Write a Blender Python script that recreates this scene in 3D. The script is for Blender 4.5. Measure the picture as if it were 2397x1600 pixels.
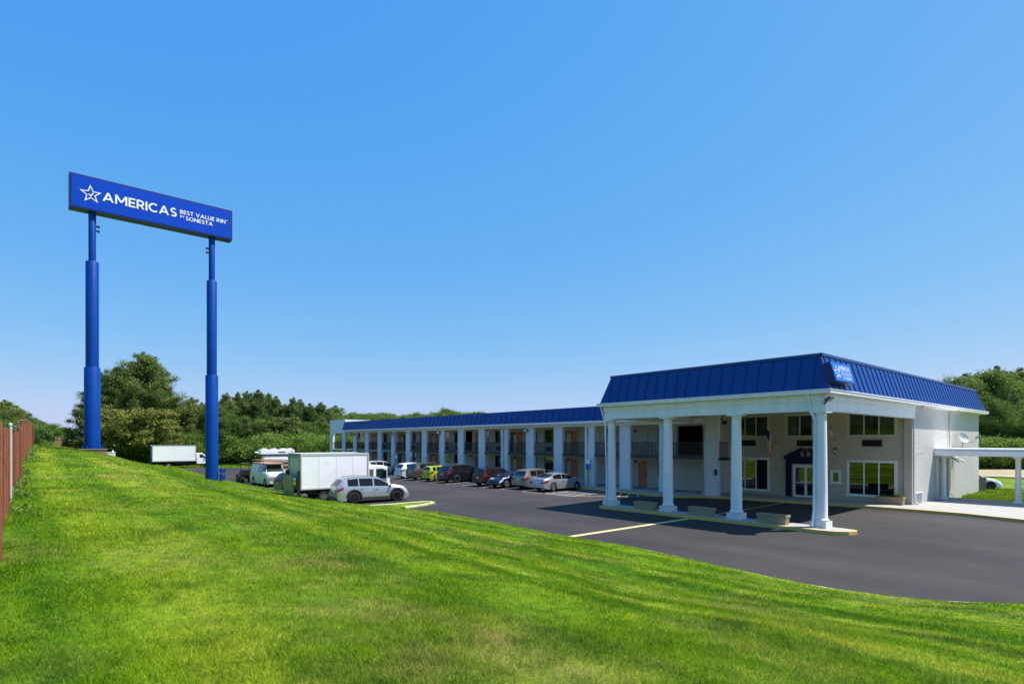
import bpy, bmesh, math, random
import numpy as np
from mathutils import Vector, Matrix

for o in list(bpy.data.objects): bpy.data.objects.remove(o, do_unlink=True)
S = bpy.context.scene
COL = S.collection
R = math.radians
random.seed(5)
RNG = np.random.default_rng(7)

# ------------------------------------------------------------------ camera, sky, sun, exposure
cam = bpy.data.cameras.new('camera'); camo = bpy.data.objects.new('camera', cam); COL.objects.link(camo)
camo.location = (0, 0, 3.8); camo.rotation_euler = (R(90), 0, 0)
cam.lens = 20.305; cam.sensor_width = 36; cam.shift_y = 0.0976
cam.clip_start = 0.1; cam.clip_end = 4000
S.camera = camo

SUN_EL, SUN_AZ = 60.0, 88.0          # degrees; azimuth from +Y towards +X
SKY_MAP = [(.50, 1.18), (.545, .51), (.80, .09)]
wd = bpy.data.worlds.new('World'); S.world = wd; wd.use_nodes = True
wn, wl = wd.node_tree.nodes, wd.node_tree.links
bg = wn['Background']
sky = wn.new('ShaderNodeTexSky'); sky.sky_type = 'NISHITA'; sky.sun_disc = False
sky.sun_elevation = R(SUN_EL); sky.sun_rotation = R(SUN_AZ)
sky.altitude = 0; sky.air_density = 1.0; sky.dust_density = 0.6; sky.ozone_density = 3.0
# the whole sky's contrast is softened evenly (as the photograph's processing did): out = A * in ^ G per channel
sx_ = wn.new('ShaderNodeSeparateColor'); cx_ = wn.new('ShaderNodeCombineColor'); wl.new(sky.outputs[0], sx_.inputs[0])
for i_, (A_, G_) in enumerate(SKY_MAP):
    m0 = wn.new('ShaderNodeMath'); m0.operation = 'MULTIPLY'; m0.inputs[1].default_value = .15*2**.35; wl.new(sx_.outputs[i_], m0.inputs[0])
    m1 = wn.new('ShaderNodeMath'); m1.operation = 'POWER'; m1.inputs[1].default_value = G_; wl.new(m0.outputs[0], m1.inputs[0])
    m2 = wn.new('ShaderNodeMath'); m2.operation = 'MULTIPLY'; m2.inputs[1].default_value = A_/(.15*2**.35); wl.new(m1.outputs[0], m2.inputs[0]); wl.new(m2.outputs[0], cx_.inputs[i_])
wl.new(cx_.outputs[0], bg.inputs['Color'])
bg.inputs['Strength'].default_value = 0.15
sl = bpy.data.lights.new('sun', 'SUN'); sl.energy = 5.0; sl.angle = R(0.5); sl.color = (1.0, 0.95, 0.86)
so = bpy.data.objects.new('sun', sl); COL.objects.link(so)
_d = Vector((math.sin(R(SUN_AZ)) * math.cos(R(SUN_EL)), math.cos(R(SUN_AZ)) * math.cos(R(SUN_EL)), math.sin(R(SUN_EL))))
so.rotation_euler = _d.to_track_quat('Z', 'Y').to_euler()
so.location = (30, 10, 60)
S.view_settings.view_transform = 'Standard'; S.view_settings.look = 'None'
S.view_settings.gamma = 1; S.view_settings.use_curve_mapping = False
S.view_settings.exposure = 0.52
S.render.engine = 'CYCLES'
S.cycles.max_bounces = 8; S.cycles.transparent_max_bounces = 12

# ------------------------------------------------------------------ frame of the motel: p along its front, q into it
OX, OY = 13.8, 25.8
AX, AY = -.6474, .7621
BX, BY = .7621, .6474
TH = math.atan2(-AY, -AX)            # local x = -p, local y = q

def W(p, q, z=0.0): return Vector((OX + p*AX + q*BX, OY + p*AY + q*BY, z))
def za(q): return max(-.45, min(0.0, -.016*(8.7 - q)))
_p = [-60, -14, -11, -8, -6.9, -5.7, -4.25, -2.5, .15, 3, 6.8, 10.5, 17.6, 24.5, 28, 40, 50, 61, 79, 97, 130, 260]
_q = [-4, -5.6, -6.9, -8.3, -9.3, -9.8, -10.2, -10.1, -9.7, -9.3, -9.4, -9.15, -9.0, -10.6, -11.2, -10.8, -10.8, -10.4, -9.3, -8.2, -7, -5]
def q_edge(p): return np.interp(p, _p, _q)
_tp = [-60, -10, 8.4, 14.4, 20.7, 23.5, 34, 49, 60, 87, 140, 260]
_tz = [1.9, 2.2, 2.33, 2.3, 2.62, 2.85, 3.25, 3.45, 3.45, 3.3, 2.5, 2.0]
_ss = [0, .09, .17, .24, .4, .5, .705, .81, 1]
_sv = [0, .065, .135, .205, .375, .53, .84, .95, 1]
def zlawn(p, q):
    qe = q_edge(p)
    s = np.clip((qe - q)/(qe + 27.0), 0, 1)
    ze = np.clip(-.016*(8.7 - qe), -.45, 0) + .08
    z = ze + (np.interp(p, _tp, _tz) - ze)*np.interp(s, _ss, _sv)
    bump = .035*np.sin(p*.9 + q*.35)*np.sin(q*1.1 - p*.2) + .02*np.sin(p*2.3)*np.sin(q*2.7 + 1)
    return z + bump*np.clip(s*8, 0, 1)
def to_pq(x, y):
    dx, dy = x - OX, y - OY
    return dx*AX + dy*AY, dx*BX + dy*BY

# ------------------------------------------------------------------ materials
MATS = {}
def mat(name, col, rough=.6, metal=0, col2=None, scale=6, bump=0, bscale=40, coat=0, spec=.5, emit=None, stretch=None):
    if name in MATS: return MATS[name]
    m = bpy.data.materials.new(name); m.use_nodes = True
    n, l = m.node_tree.nodes, m.node_tree.links; b = n['Principled BSDF']
    c4 = (*col, 1)
    b.inputs['Base Color'].default_value = c4
    b.inputs['Roughness'].default_value = rough; b.inputs['Metallic'].default_value = metal
    b.inputs['Specular IOR Level'].default_value = spec
    if coat: b.inputs['Coat Weight'].default_value = coat; b.inputs['Coat Roughness'].default_value = .04
    if emit: b.inputs['Emission Color'].default_value = (*emit, 1); b.inputs['Emission Strength'].default_value = 1
    if col2 or bump:
        tc = n.new('ShaderNodeTexCoord'); mp = n.new('ShaderNodeMapping'); l.new(tc.outputs['Object'], mp.inputs[0])
        if stretch: mp.inputs['Scale'].default_value = stretch
    if col2:
        t = n.new('ShaderNodeTexNoise'); t.inputs['Scale'].default_value = scale; t.inputs['Detail'].default_value = 7; t.inputs['Roughness'].default_value = .65
        r = n.new('ShaderNodeValToRGB'); r.color_ramp.elements[0].position = .35; r.color_ramp.elements[1].position = .68
        r.color_ramp.elements[0].color = c4; r.color_ramp.elements[1].color = (*col2, 1)
        l.new(mp.outputs[0], t.inputs['Vector']); l.new(t.outputs['Fac'], r.inputs[0]); l.new(r.outputs[0], b.inputs['Base Color'])
    if bump:
        t2 = n.new('ShaderNodeTexNoise'); t2.inputs['Scale'].default_value = bscale; t2.inputs['Detail'].default_value = 4
        bp = n.new('ShaderNodeBump'); bp.inputs['Strength'].default_value = bump; bp.inputs['Distance'].default_value = .02
        l.new(mp.outputs[0], t2.inputs['Vector']); l.new(t2.outputs['Fac'], bp.inputs['Height']); l.new(bp.outputs[0], b.inputs['Normal'])
    MATS[name] = m
    return m

def brick_mat(name, col, col2, mortar, bump=.5):
    m = bpy.data.materials.new(name); m.use_nodes = True
    n, l = m.node_tree.nodes, m.node_tree.links; b = n['Principled BSDF']; b.inputs['Roughness'].default_value = .75
    tc = n.new('ShaderNodeTexCoord')
    sep = n.new('ShaderNodeSeparateXYZ'); l.new(tc.outputs['Object'], sep.inputs[0])
    ad = n.new('ShaderNodeMath'); ad.operation = 'ADD'; l.new(sep.outputs[0], ad.inputs[0]); l.new(sep.outputs[1], ad.inputs[1])
    cb = n.new('ShaderNodeCombineXYZ'); l.new(ad.outputs[0], cb.inputs[0]); l.new(sep.outputs[2], cb.inputs[1])
    t = n.new('ShaderNodeTexBrick'); l.new(cb.outputs[0], t.inputs['Vector'])
    t.inputs['Scale'].default_value = 1; t.inputs['Brick Width'].default_value = .23; t.inputs['Row Height'].default_value = .078
    t.inputs['Mortar Size'].default_value = .008; t.inputs['Mortar Smooth'].default_value = .4; t.inputs['Bias'].default_value = .0
    t.inputs['Color1'].default_value = (*col, 1); t.inputs['Color2'].default_value = (*col2, 1); t.inputs['Mortar'].default_value = (*mortar, 1)
    no = n.new('ShaderNodeTexNoise'); no.inputs['Scale'].default_value = .7; no.inputs['Detail'].default_value = 6; l.new(tc.outputs['Object'], no.inputs['Vector'])
    mx = n.new('ShaderNodeMix'); mx.data_type = 'RGBA'; mx.blend_type = 'MULTIPLY'; mx.inputs[0].default_value = .25
    l.new(t.outputs['Color'], mx.inputs[6]); l.new(no.outputs['Fac'], mx.inputs[7]); l.new(mx.outputs[2], b.inputs['Base Color'])
    no2 = n.new('ShaderNodeTexNoise'); no2.inputs['Scale'].default_value = 14; l.new(tc.outputs['Object'], no2.inputs['Vector'])
    sb = n.new('ShaderNodeMath'); sb.operation = 'MULTIPLY_ADD'; sb.inputs[1].default_value = .5; l.new(no2.outputs['Fac'], sb.inputs[0])
    iv = n.new('ShaderNodeMath'); iv.operation = 'SUBTRACT'; iv.inputs[0].default_value = 1; l.new(t.outputs['Fac'], iv.inputs[1]); l.new(iv.outputs[0], sb.inputs[2])
    bp = n.new('ShaderNodeBump'); bp.inputs['Strength'].default_value = bump; bp.inputs['Distance'].default_value = .02
    l.new(sb.outputs[0], bp.inputs['Height']); l.new(bp.outputs[0], b.inputs['Normal'])
    MATS[name] = m
    return m

def glass_mat(name, tint=(.25, .3, .3), base=.12, rough=0.0):
    m = bpy.data.materials.new(name); m.use_nodes = True
    n, l = m.node_tree.nodes, m.node_tree.links; n.remove(n['Principled BSDF']); out = n['Material Output']
    tr = n.new('ShaderNodeBsdfTransparent'); tr.inputs[0].default_value = (*tint, 1)
    gl = n.new('ShaderNodeBsdfGlossy'); gl.inputs['Roughness'].default_value = rough; gl.inputs['Color'].default_value = (1, 1, 1, 1)
    fr = n.new('ShaderNodeFresnel'); fr.inputs[0].default_value = 1.5
    ma = n.new('ShaderNodeMath'); ma.operation = 'MULTIPLY_ADD'; ma.inputs[1].default_value = 1.5; ma.inputs[2].default_value = base; ma.use_clamp = True
    mx = n.new('ShaderNodeMixShader')
    l.new(fr.outputs[0], ma.inputs[0]); l.new(ma.outputs[0], mx.inputs[0]); l.new(tr.outputs[0], mx.inputs[1]); l.new(gl.outputs[0], mx.inputs[2]); l.new(mx.outputs[0], out.inputs[0])
    MATS[name] = m
    return m

def grass_nodes(m, blade=False):
    """colour of the lawn by world position: mowing streaks, dry patches, fresh patches; the same for turf and blades"""
    n, l = m.node_tree.nodes, m.node_tree.links; b = n['Principled BSDF']
    b.inputs['Roughness'].default_value = .7; b.inputs['Specular IOR Level'].default_value = .08
    g = n.new('ShaderNodeNewGeometry')
    mp = n.new('ShaderNodeMapping'); mp.vector_type = 'TEXTURE'; l.new(g.outputs['Position'], mp.inputs[0])
    mp.inputs['Rotation'].default_value = (0, 0, TH); mp.inputs['Scale'].default_value = (14, .75, 4)
    t = n.new('ShaderNodeTexNoise'); t.inputs['Scale'].default_value = .55; t.inputs['Detail'].default_value = 5; t.inputs['Roughness'].default_value = .6; l.new(mp.outputs[0], t.inputs['Vector'])
    r = n.new('ShaderNodeValToRGB'); e = r.color_ramp.elements
    e[0].position = .36; e[0].color = (.110, .250, .007, 1); e[1].position = .66; e[1].color = (.34, .42, .036, 1)
    k = e.new(.5); k.color = (.205, .345, .010, 1)
    l.new(t.outputs['Fac'], r.inputs[0])
    t2 = n.new('ShaderNodeTexNoise'); t2.inputs['Scale'].default_value = .33; t2.inputs['Detail'].default_value = 8; t2.inputs['Roughness'].default_value = .7; l.new(g.outputs['Position'], t2.inputs['Vector'])
    r2 = n.new('ShaderNodeValToRGB'); e = r2.color_ramp.elements; e[0].position = .52; e[0].color = (0, 0, 0, 1); e[1].position = .72; e[1].color = (.75, .75, .75, 1)
    l.new(t2.outputs['Fac'], r2.inputs[0])
    mx = n.new('ShaderNodeMix'); mx.data_type = 'RGBA'; l.new(r2.outputs[0], mx.inputs[0]); l.new(r.outputs[0], mx.inputs[6]); mx.inputs[7].default_value = (.42, .36, .12, 1)
    t3 = n.new('ShaderNodeTexNoise'); t3.inputs['Scale'].default_value = .9; t3.inputs['Detail'].default_value = 6; l.new(g.outputs['Position'], t3.inputs['Vector'])
    r3 = n.new('ShaderNodeValToRGB'); e = r3.color_ramp.elements; e[0].position = .54; e[0].color = (0, 0, 0, 1); e[1].position = .66; e[1].color = (.7, .7, .7, 1)
    l.new(t3.outputs['Fac'], r3.inputs[0])
    mx2 = n.new('ShaderNodeMix'); mx2.data_type = 'RGBA'; l.new(r3.outputs[0], mx2.inputs[0]); l.new(mx.outputs[2], mx2.inputs[6]); mx2.inputs[7].default_value = (.085, .190, .012, 1)
    # mowing passes run along the slope
    wv = n.new('ShaderNodeTexWave'); wv.wave_type = 'BANDS'; wv.bands_direction = 'Y'; wv.inputs['Scale'].default_value = .16; wv.inputs['Distortion'].default_value = 1.6; wv.inputs['Detail'].default_value = 2; wv.inputs['Detail Scale'].default_value = .4
    mw_ = n.new('ShaderNodeMapping'); mw_.vector_type = 'TEXTURE'; mw_.inputs['Rotation'].default_value = (0, 0, TH); l.new(g.outputs['Position'], mw_.inputs[0]); l.new(mw_.outputs[0], wv.inputs['Vector'])
    rb = n.new('ShaderNodeValToRGB'); rb.color_ramp.elements[0].position = .25; rb.color_ramp.elements[0].color = (.88, .92, .88, 1); rb.color_ramp.elements[1].position = .75; rb.color_ramp.elements[1].color = (1.09, 1.04, 1.05, 1); l.new(wv.outputs['Fac'], rb.inputs[0])
    mb_ = n.new('ShaderNodeMix'); mb_.data_type = 'RGBA'; mb_.blend_type = 'MULTIPLY'; mb_.inputs[0].default_value = 1; l.new(mx2.outputs[2], mb_.inputs[6]); l.new(rb.outputs[0], mb_.inputs[7])
    # darker tufts
    t5 = n.new('ShaderNodeTexNoise'); t5.inputs['Scale'].default_value = 3.2; t5.inputs['Detail'].default_value = 7; t5.inputs['Roughness'].default_value = .75; l.new(g.outputs['Position'], t5.inputs['Vector'])
    r5 = n.new('ShaderNodeValToRGB'); r5.color_ramp.elements[0].position = .36; r5.color_ramp.elements[0].color = (.62, .70, .6, 1); r5.color_ramp.elements[1].position = .58; r5.color_ramp.elements[1].color = (1.12, 1.08, 1.05, 1); l.new(t5.outputs['Fac'], r5.inputs[0])
    m5 = n.new('ShaderNodeMix'); m5.data_type = 'RGBA'; m5.blend_type = 'MULTIPLY'; m5.inputs[0].default_value = 1; l.new(mb_.outputs[2], m5.inputs[6]); l.new(r5.outputs[0], m5.inputs[7])
    last = m5
    v = n.new('ShaderNodeMix'); v.data_type = 'RGBA'; v.blend_type = 'MULTIPLY'; v.inputs[0].default_value = 1.0
    l.new(last.outputs[2], v.inputs[6])
    rr = n.new('ShaderNodeValToRGB'); e = rr.color_ramp.elements
    if blade:
        e[0].color = (.45, .6, .5, 1); e[1].color = (1.9, 1.5, 2.5, 1); k = e.new(.85); k.color = (1.2, 1.1, 1.0, 1)
        l.new(g.outputs['Random Per Island'], rr.inputs[0])
    else:
        e[0].position = .3; e[1].position = .7
        e[0].color = (.40, .48, .4, 1); e[1].color = (.88, .84, .9, 1)
        t4 = n.new('ShaderNodeTexNoise'); t4.inputs['Scale'].default_value = 9; t4.inputs['Detail'].default_value = 8; t4.inputs['Roughness'].default_value = .8; l.new(g.outputs['Position'], t4.inputs['Vector'])
        l.new(t4.outputs['Fac'], rr.inputs[0])
        bp = n.new('ShaderNodeBump'); bp.inputs['Strength'].default_value = .5; bp.inputs['Distance'].default_value = .06
        l.new(t4.outputs['Fac'], bp.inputs['Height']); l.new(bp.outputs[0], b.inputs['Normal'])
    l.new(rr.outputs[0], v.inputs[7]); l.new(v.outputs[2], b.inputs['Base Color'])
    if blade:
        b.inputs['Roughness'].default_value = .5
        tr = n.new('ShaderNodeBsdfTranslucent'); l.new(v.outputs[2], tr.inputs[0])
        ms = n.new('ShaderNodeMixShader'); ms.inputs[0].default_value = .35
        out = n['Material Output']; l.new(b.outputs[0], ms.inputs[1]); l.new(tr.outputs[0], ms.inputs[2]); l.new(ms.outputs[0], out.inputs[0])

def leaf_mat(name, c0, c1, c2, trans=.3):
    m = bpy.data.materials.new(name); m.use_nodes = True
    n, l = m.node_tree.nodes, m.node_tree.links; b = n['Principled BSDF']; b.inputs['Roughness'].default_value = .55; b.inputs['Specular IOR Level'].default_value = .3
    g = n.new('ShaderNodeNewGeometry'); oi = n.new('ShaderNodeObjectInfo'); tc = n.new('ShaderNodeTexCoord')
    t = n.new('ShaderNodeTexNoise'); t.inputs['Scale'].default_value = .8; t.inputs['Detail'].default_value = 3; l.new(tc.outputs['Object'], t.inputs['Vector'])
    a = n.new('ShaderNodeMath'); a.operation = 'MULTIPLY_ADD'; a.inputs[1].default_value = .35; l.new(g.outputs['Random Per Island'], a.inputs[0]); l.new(t.outputs['Fac'], a.inputs[2])
    a2 = n.new('ShaderNodeMath'); a2.operation = 'MULTIPLY_ADD'; a2.inputs[1].default_value = .3; l.new(oi.outputs['Random'], a2.inputs[0]); l.new(a.outputs[0], a2.inputs[2])
    r = n.new('ShaderNodeValToRGB'); e = r.color_ramp.elements
    e[0].position = .45; e[0].color = (*c0, 1); e[1].position = 1.0; e[1].color = (*c2, 1); k = e.new(.72); k.color = (*c1, 1)
    l.new(a2.outputs[0], r.inputs[0]); l.new(r.outputs[0], b.inputs['Base Color'])
    tr = n.new('ShaderNodeBsdfTranslucent'); l.new(r.outputs[0], tr.inputs[0])
    ms = n.new('ShaderNodeMixShader'); ms.inputs[0].default_value = trans; out = n['Material Output']
    l.new(b.outputs[0], ms.inputs[1]); l.new(tr.outputs[0], ms.inputs[2]); l.new(ms.outputs[0], out.inputs[0])
    MATS[name] = m
    return m

white = mat('white_paint', (.88, .885, .89), .5, col2=(.76, .755, .735), scale=1.1, bump=.12, bscale=25, stretch=(2.2, 2.2, .5))
white_brick = brick_mat('white_painted_brick', (.84, .85, .86), (.80, .81, .83), (.72, .73, .75), .25)
beige_brick = brick_mat('taupe_painted_brick', (.68, .59, .46), (.65, .565, .445), (.53, .465, .375), .45)
side_brick = brick_mat('pale_grey_brick', (.72, .70, .665), (.68, .66, .63), (.47, .455, .43), 1.0)
beige = mat('taupe_paint', (.68, .63, .54), .7, col2=(.62, .57, .49), scale=2)
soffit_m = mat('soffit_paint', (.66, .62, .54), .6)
roof_blue = mat('blue_metal_roof', (.002, .040, .22), .36, metal=.0, col2=(.002, .048, .25), scale=1.5, spec=.35)
roof_trim = mat('blue_roof_trim', (.006, .05, .23), .4)
sign_blue = mat('blue_sign_face', (.0, .055, .50), .5, col2=(.0, .060, .53), scale=.5, spec=.15)
sign_blue_l = mat('bright_blue_sign_face', (.0, .14, .66), .3)
pole_blue = mat('blue_pole_paint', (.0, .050, .31), .45, col2=(.0, .043, .26), scale=.8, bump=.05, bscale=6, spec=.2)
sign_edge = mat('dark_blue_sign_casing', (.003, .02, .13), .45)
letter = mat('white_lettering', (.85, .86, .87), .5)
navy = mat('navy_door_surround', (.003, .009, .05), .45, spec=.2)
door_or = mat('orange_door_paint', (.86, .29, .065), .5, col2=(.36, .10, .03), scale=3)
door_br = mat('brown_red_door_paint', (.72, .20, .06), .5)
door_wh = mat('white_door_paint', (.6, .58, .54), .5)
trimc = mat('cream_trim', (.62, .59, .52), .5)
black = mat('black_metal', (.012, .013, .016), .45)
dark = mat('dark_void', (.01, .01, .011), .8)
dgrey = mat('dark_grey_plastic', (.045, .047, .05), .6)
mgrey = mat('grey_metal', (.25, .26, .27), .45, metal=.4)
chrome = mat('chrome', (.6, .6, .62), .15, metal=1)
conc = mat('concrete_walk', (.42, .41, .385), .85, col2=(.34, .33, .31), scale=2.2, bump=.2, bscale=60)
aggr = mat('exposed_aggregate_concrete', (.46, .34, .21), .9, col2=(.28, .205, .125), scale=28, bump=.8, bscale=90)
curb_y = mat('worn_yellow_curb_paint', (.74, .50, .10), .7, col2=(.56, .40, .16), scale=3.5)
curb_c = mat('cream_curb_paint', (.72, .66, .36), .75, col2=(.62, .57, .33), scale=2)
line_w = mat('white_road_paint', (.62, .60, .54), .8, col2=(.34, .32, .29), scale=5)
line_y = mat('yellow_road_paint', (.55, .42, .14), .8, col2=(.32, .25, .12), scale=4)
glass_lobby = glass_mat('lobby_glass', (.12, .14, .12), .03)
glass_up = glass_mat('upper_lobby_glass', (.62, .68, .60), .02)
glass_room = glass_mat('guest_room_glass', (.45, .55, .50), .05)
glass_car = mat('car_glass', (.008, .010, .012), .05, spec=.45)
glass_tint = mat('tinted_car_glass', (.015, .035, .035), .05, spec=.6)
curtain_m = mat('green_grey_curtain', (.50, .56, .40), .9)
curtain_t = mat('teal_curtain', (.10, .26, .20), .9)
rubber = mat('tyre_rubber', (.018, .018, .019), .85)
rim_s = mat('silver_rim', (.5, .49, .47), .3, metal=.8)
rim_b = mat('black_rim', (.015, .015, .016), .3)
redl = mat('red_tail_light', (.26, .006, .010), .25)
hlamp = mat('clear_headlight', (.55, .57, .58), .1, coat=1)
plate_m = mat('licence_plate', (.55, .58, .62), .5)
under = mat('underbody_black', (.01, .01, .01), .9)
wood = mat('weathered_wood', (.26, .20, .13), .85, col2=(.19, .15, .10), scale=6, bump=.4, bscale=30)
slat_m = mat('brown_fence_slats', (.30, .095, .048), .8, col2=(.16, .06, .035), scale=2.5, bump=.5, bscale=25, stretch=(3, 3, .6))
reed_m = mat('dry_reed_screen', (.20, .115, .065), .85, col2=(.33, .22, .13), scale=3, bump=.5, bscale=20, stretch=(6, 6, .4))
rusty_post = mat('rusty_post', (.20, .11, .07), .8)
_n, _l = slat_m.node_tree.nodes, slat_m.node_tree.links
_g = _n.new('ShaderNodeNewGeometry'); _r = _n.new('ShaderNodeValToRGB'); _r.color_ramp.elements[0].color = (.55, .5, .5, 1); _r.color_ramp.elements[1].color = (1.5, 1.45, 1.35, 1); _l.new(_g.outputs['Random Per Island'], _r.inputs[0])
_m = _n.new('ShaderNodeMix'); _m.data_type = 'RGBA'; _m.blend_type = 'MULTIPLY'; _m.inputs[0].default_value = 1
_b = _n['Principled BSDF']; _src = _b.inputs['Base Color'].links[0].from_socket; _l.new(_src, _m.inputs[6]); _l.new(_r.outputs[0], _m.inputs[7]); _l.new(_m.outputs[2], _b.inputs['Base Color'])
galv = mat('galvanised_post', (.55, .56, .58), .4, metal=.3)
bark = mat('pine_bark', (.10, .07, .05), .9, col2=(.06, .045, .035), scale=5, bump=.6, bscale=12, stretch=(1, 1, .3))

# asphalt
asph = bpy.data.materials.new('dark_asphalt'); asph.use_nodes = True
n, l = asph.node_tree.nodes, asph.node_tree.links; b = n['Principled BSDF']; b.inputs['Roughness'].default_value = .82; b.inputs['Specular IOR Level'].default_value = .4
g = n.new('ShaderNodeNewGeometry')
t1 = n.new('ShaderNodeTexNoise'); t1.inputs['Scale'].default_value = .16; t1.inputs['Detail'].default_value = 7; t1.inputs['Roughness'].default_value = .6; l.new(g.outputs['Position'], t1.inputs['Vector'])
r1 = n.new('ShaderNodeValToRGB'); r1.color_ramp.elements[0].position = .36; r1.color_ramp.elements[0].color = (.026, .0225, .0235, 1); r1.color_ramp.elements[1].position = .66; r1.color_ramp.elements[1].color = (.044, .0385, .0385, 1)
l.new(t1.outputs['Fac'], r1.inputs[0])
t2 = n.new('ShaderNodeTexNoise'); t2.inputs['Scale'].default_value = 45; t2.inputs['Detail'].default_value = 4; t2.inputs['Roughness'].default_value = .8; l.new(g.outputs['Position'], t2.inputs['Vector'])
r2 = n.new('ShaderNodeValToRGB'); r2.color_ramp.elements[0].position = .3; r2.color_ramp.elements[0].color = (.7, .7, .7, 1); r2.color_ramp.elements[1].position = .72; r2.color_ramp.elements[1].color = (1.35, 1.33, 1.3, 1)
l.new(t2.outputs['Fac'], r2.inputs[0])
mx = n.new('ShaderNodeMix'); mx.data_type = 'RGBA'; mx.blend_type = 'MULTIPLY'; mx.inputs[0].default_value = 1
l.new(r1.outputs[0], mx.inputs[6]); l.new(r2.outputs[0], mx.inputs[7])
mpw = n.new('ShaderNodeMapping'); mpw.vector_type = 'TEXTURE'; mpw.inputs['Rotation'].default_value = (0, 0, TH); mpw.inputs['Scale'].default_value = (30, 2.2, 1); l.new(g.outputs['Position'], mpw.inputs[0])
tw = n.new('ShaderNodeTexNoise'); tw.inputs['Scale'].default_value = 1.0; tw.inputs['Detail'].default_value = 4; l.new(mpw.outputs[0], tw.inputs['Vector'])
rw = n.new('ShaderNodeValToRGB'); rw.color_ramp.elements[0].position = .4; rw.color_ramp.elements[0].color = (.85, .85, .86, 1); rw.color_ramp.elements[1].position = .62; rw.color_ramp.elements[1].color = (1.18, 1.14, 1.12, 1)
l.new(tw.outputs['Fac'], rw.inputs[0])
mx2 = n.new('ShaderNodeMix'); mx2.data_type = 'RGBA'; mx2.blend_type = 'MULTIPLY'; mx2.inputs[0].default_value = 1
l.new(mx.outputs[2], mx2.inputs[6]); l.new(rw.outputs[0], mx2.inputs[7]); l.new(mx2.outputs[2], b.inputs['Base Color'])
bp = n.new('ShaderNodeBump'); bp.inputs['Strength'].default_value = .35; bp.inputs['Distance'].default_value = .01; l.new(t2.outputs['Fac'], bp.inputs['Height']); l.new(bp.outputs[0], b.inputs['Normal'])
turf = bpy.data.materials.new('lawn_turf'); turf.use_nodes = True; grass_nodes(turf)
blade_m = bpy.data.materials.new('grass_blade'); blade_m.use_nodes = True; grass_nodes(blade_m, True)
tan = mat('dry_tan_field', (.42, .31, .20), .95, col2=(.30, .26, .13), scale=.15)

def paint(name, col, metal=.3, rough=.3):
    return mat('paint_' + name, col, rough, metal=metal, coat=.45)

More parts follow.
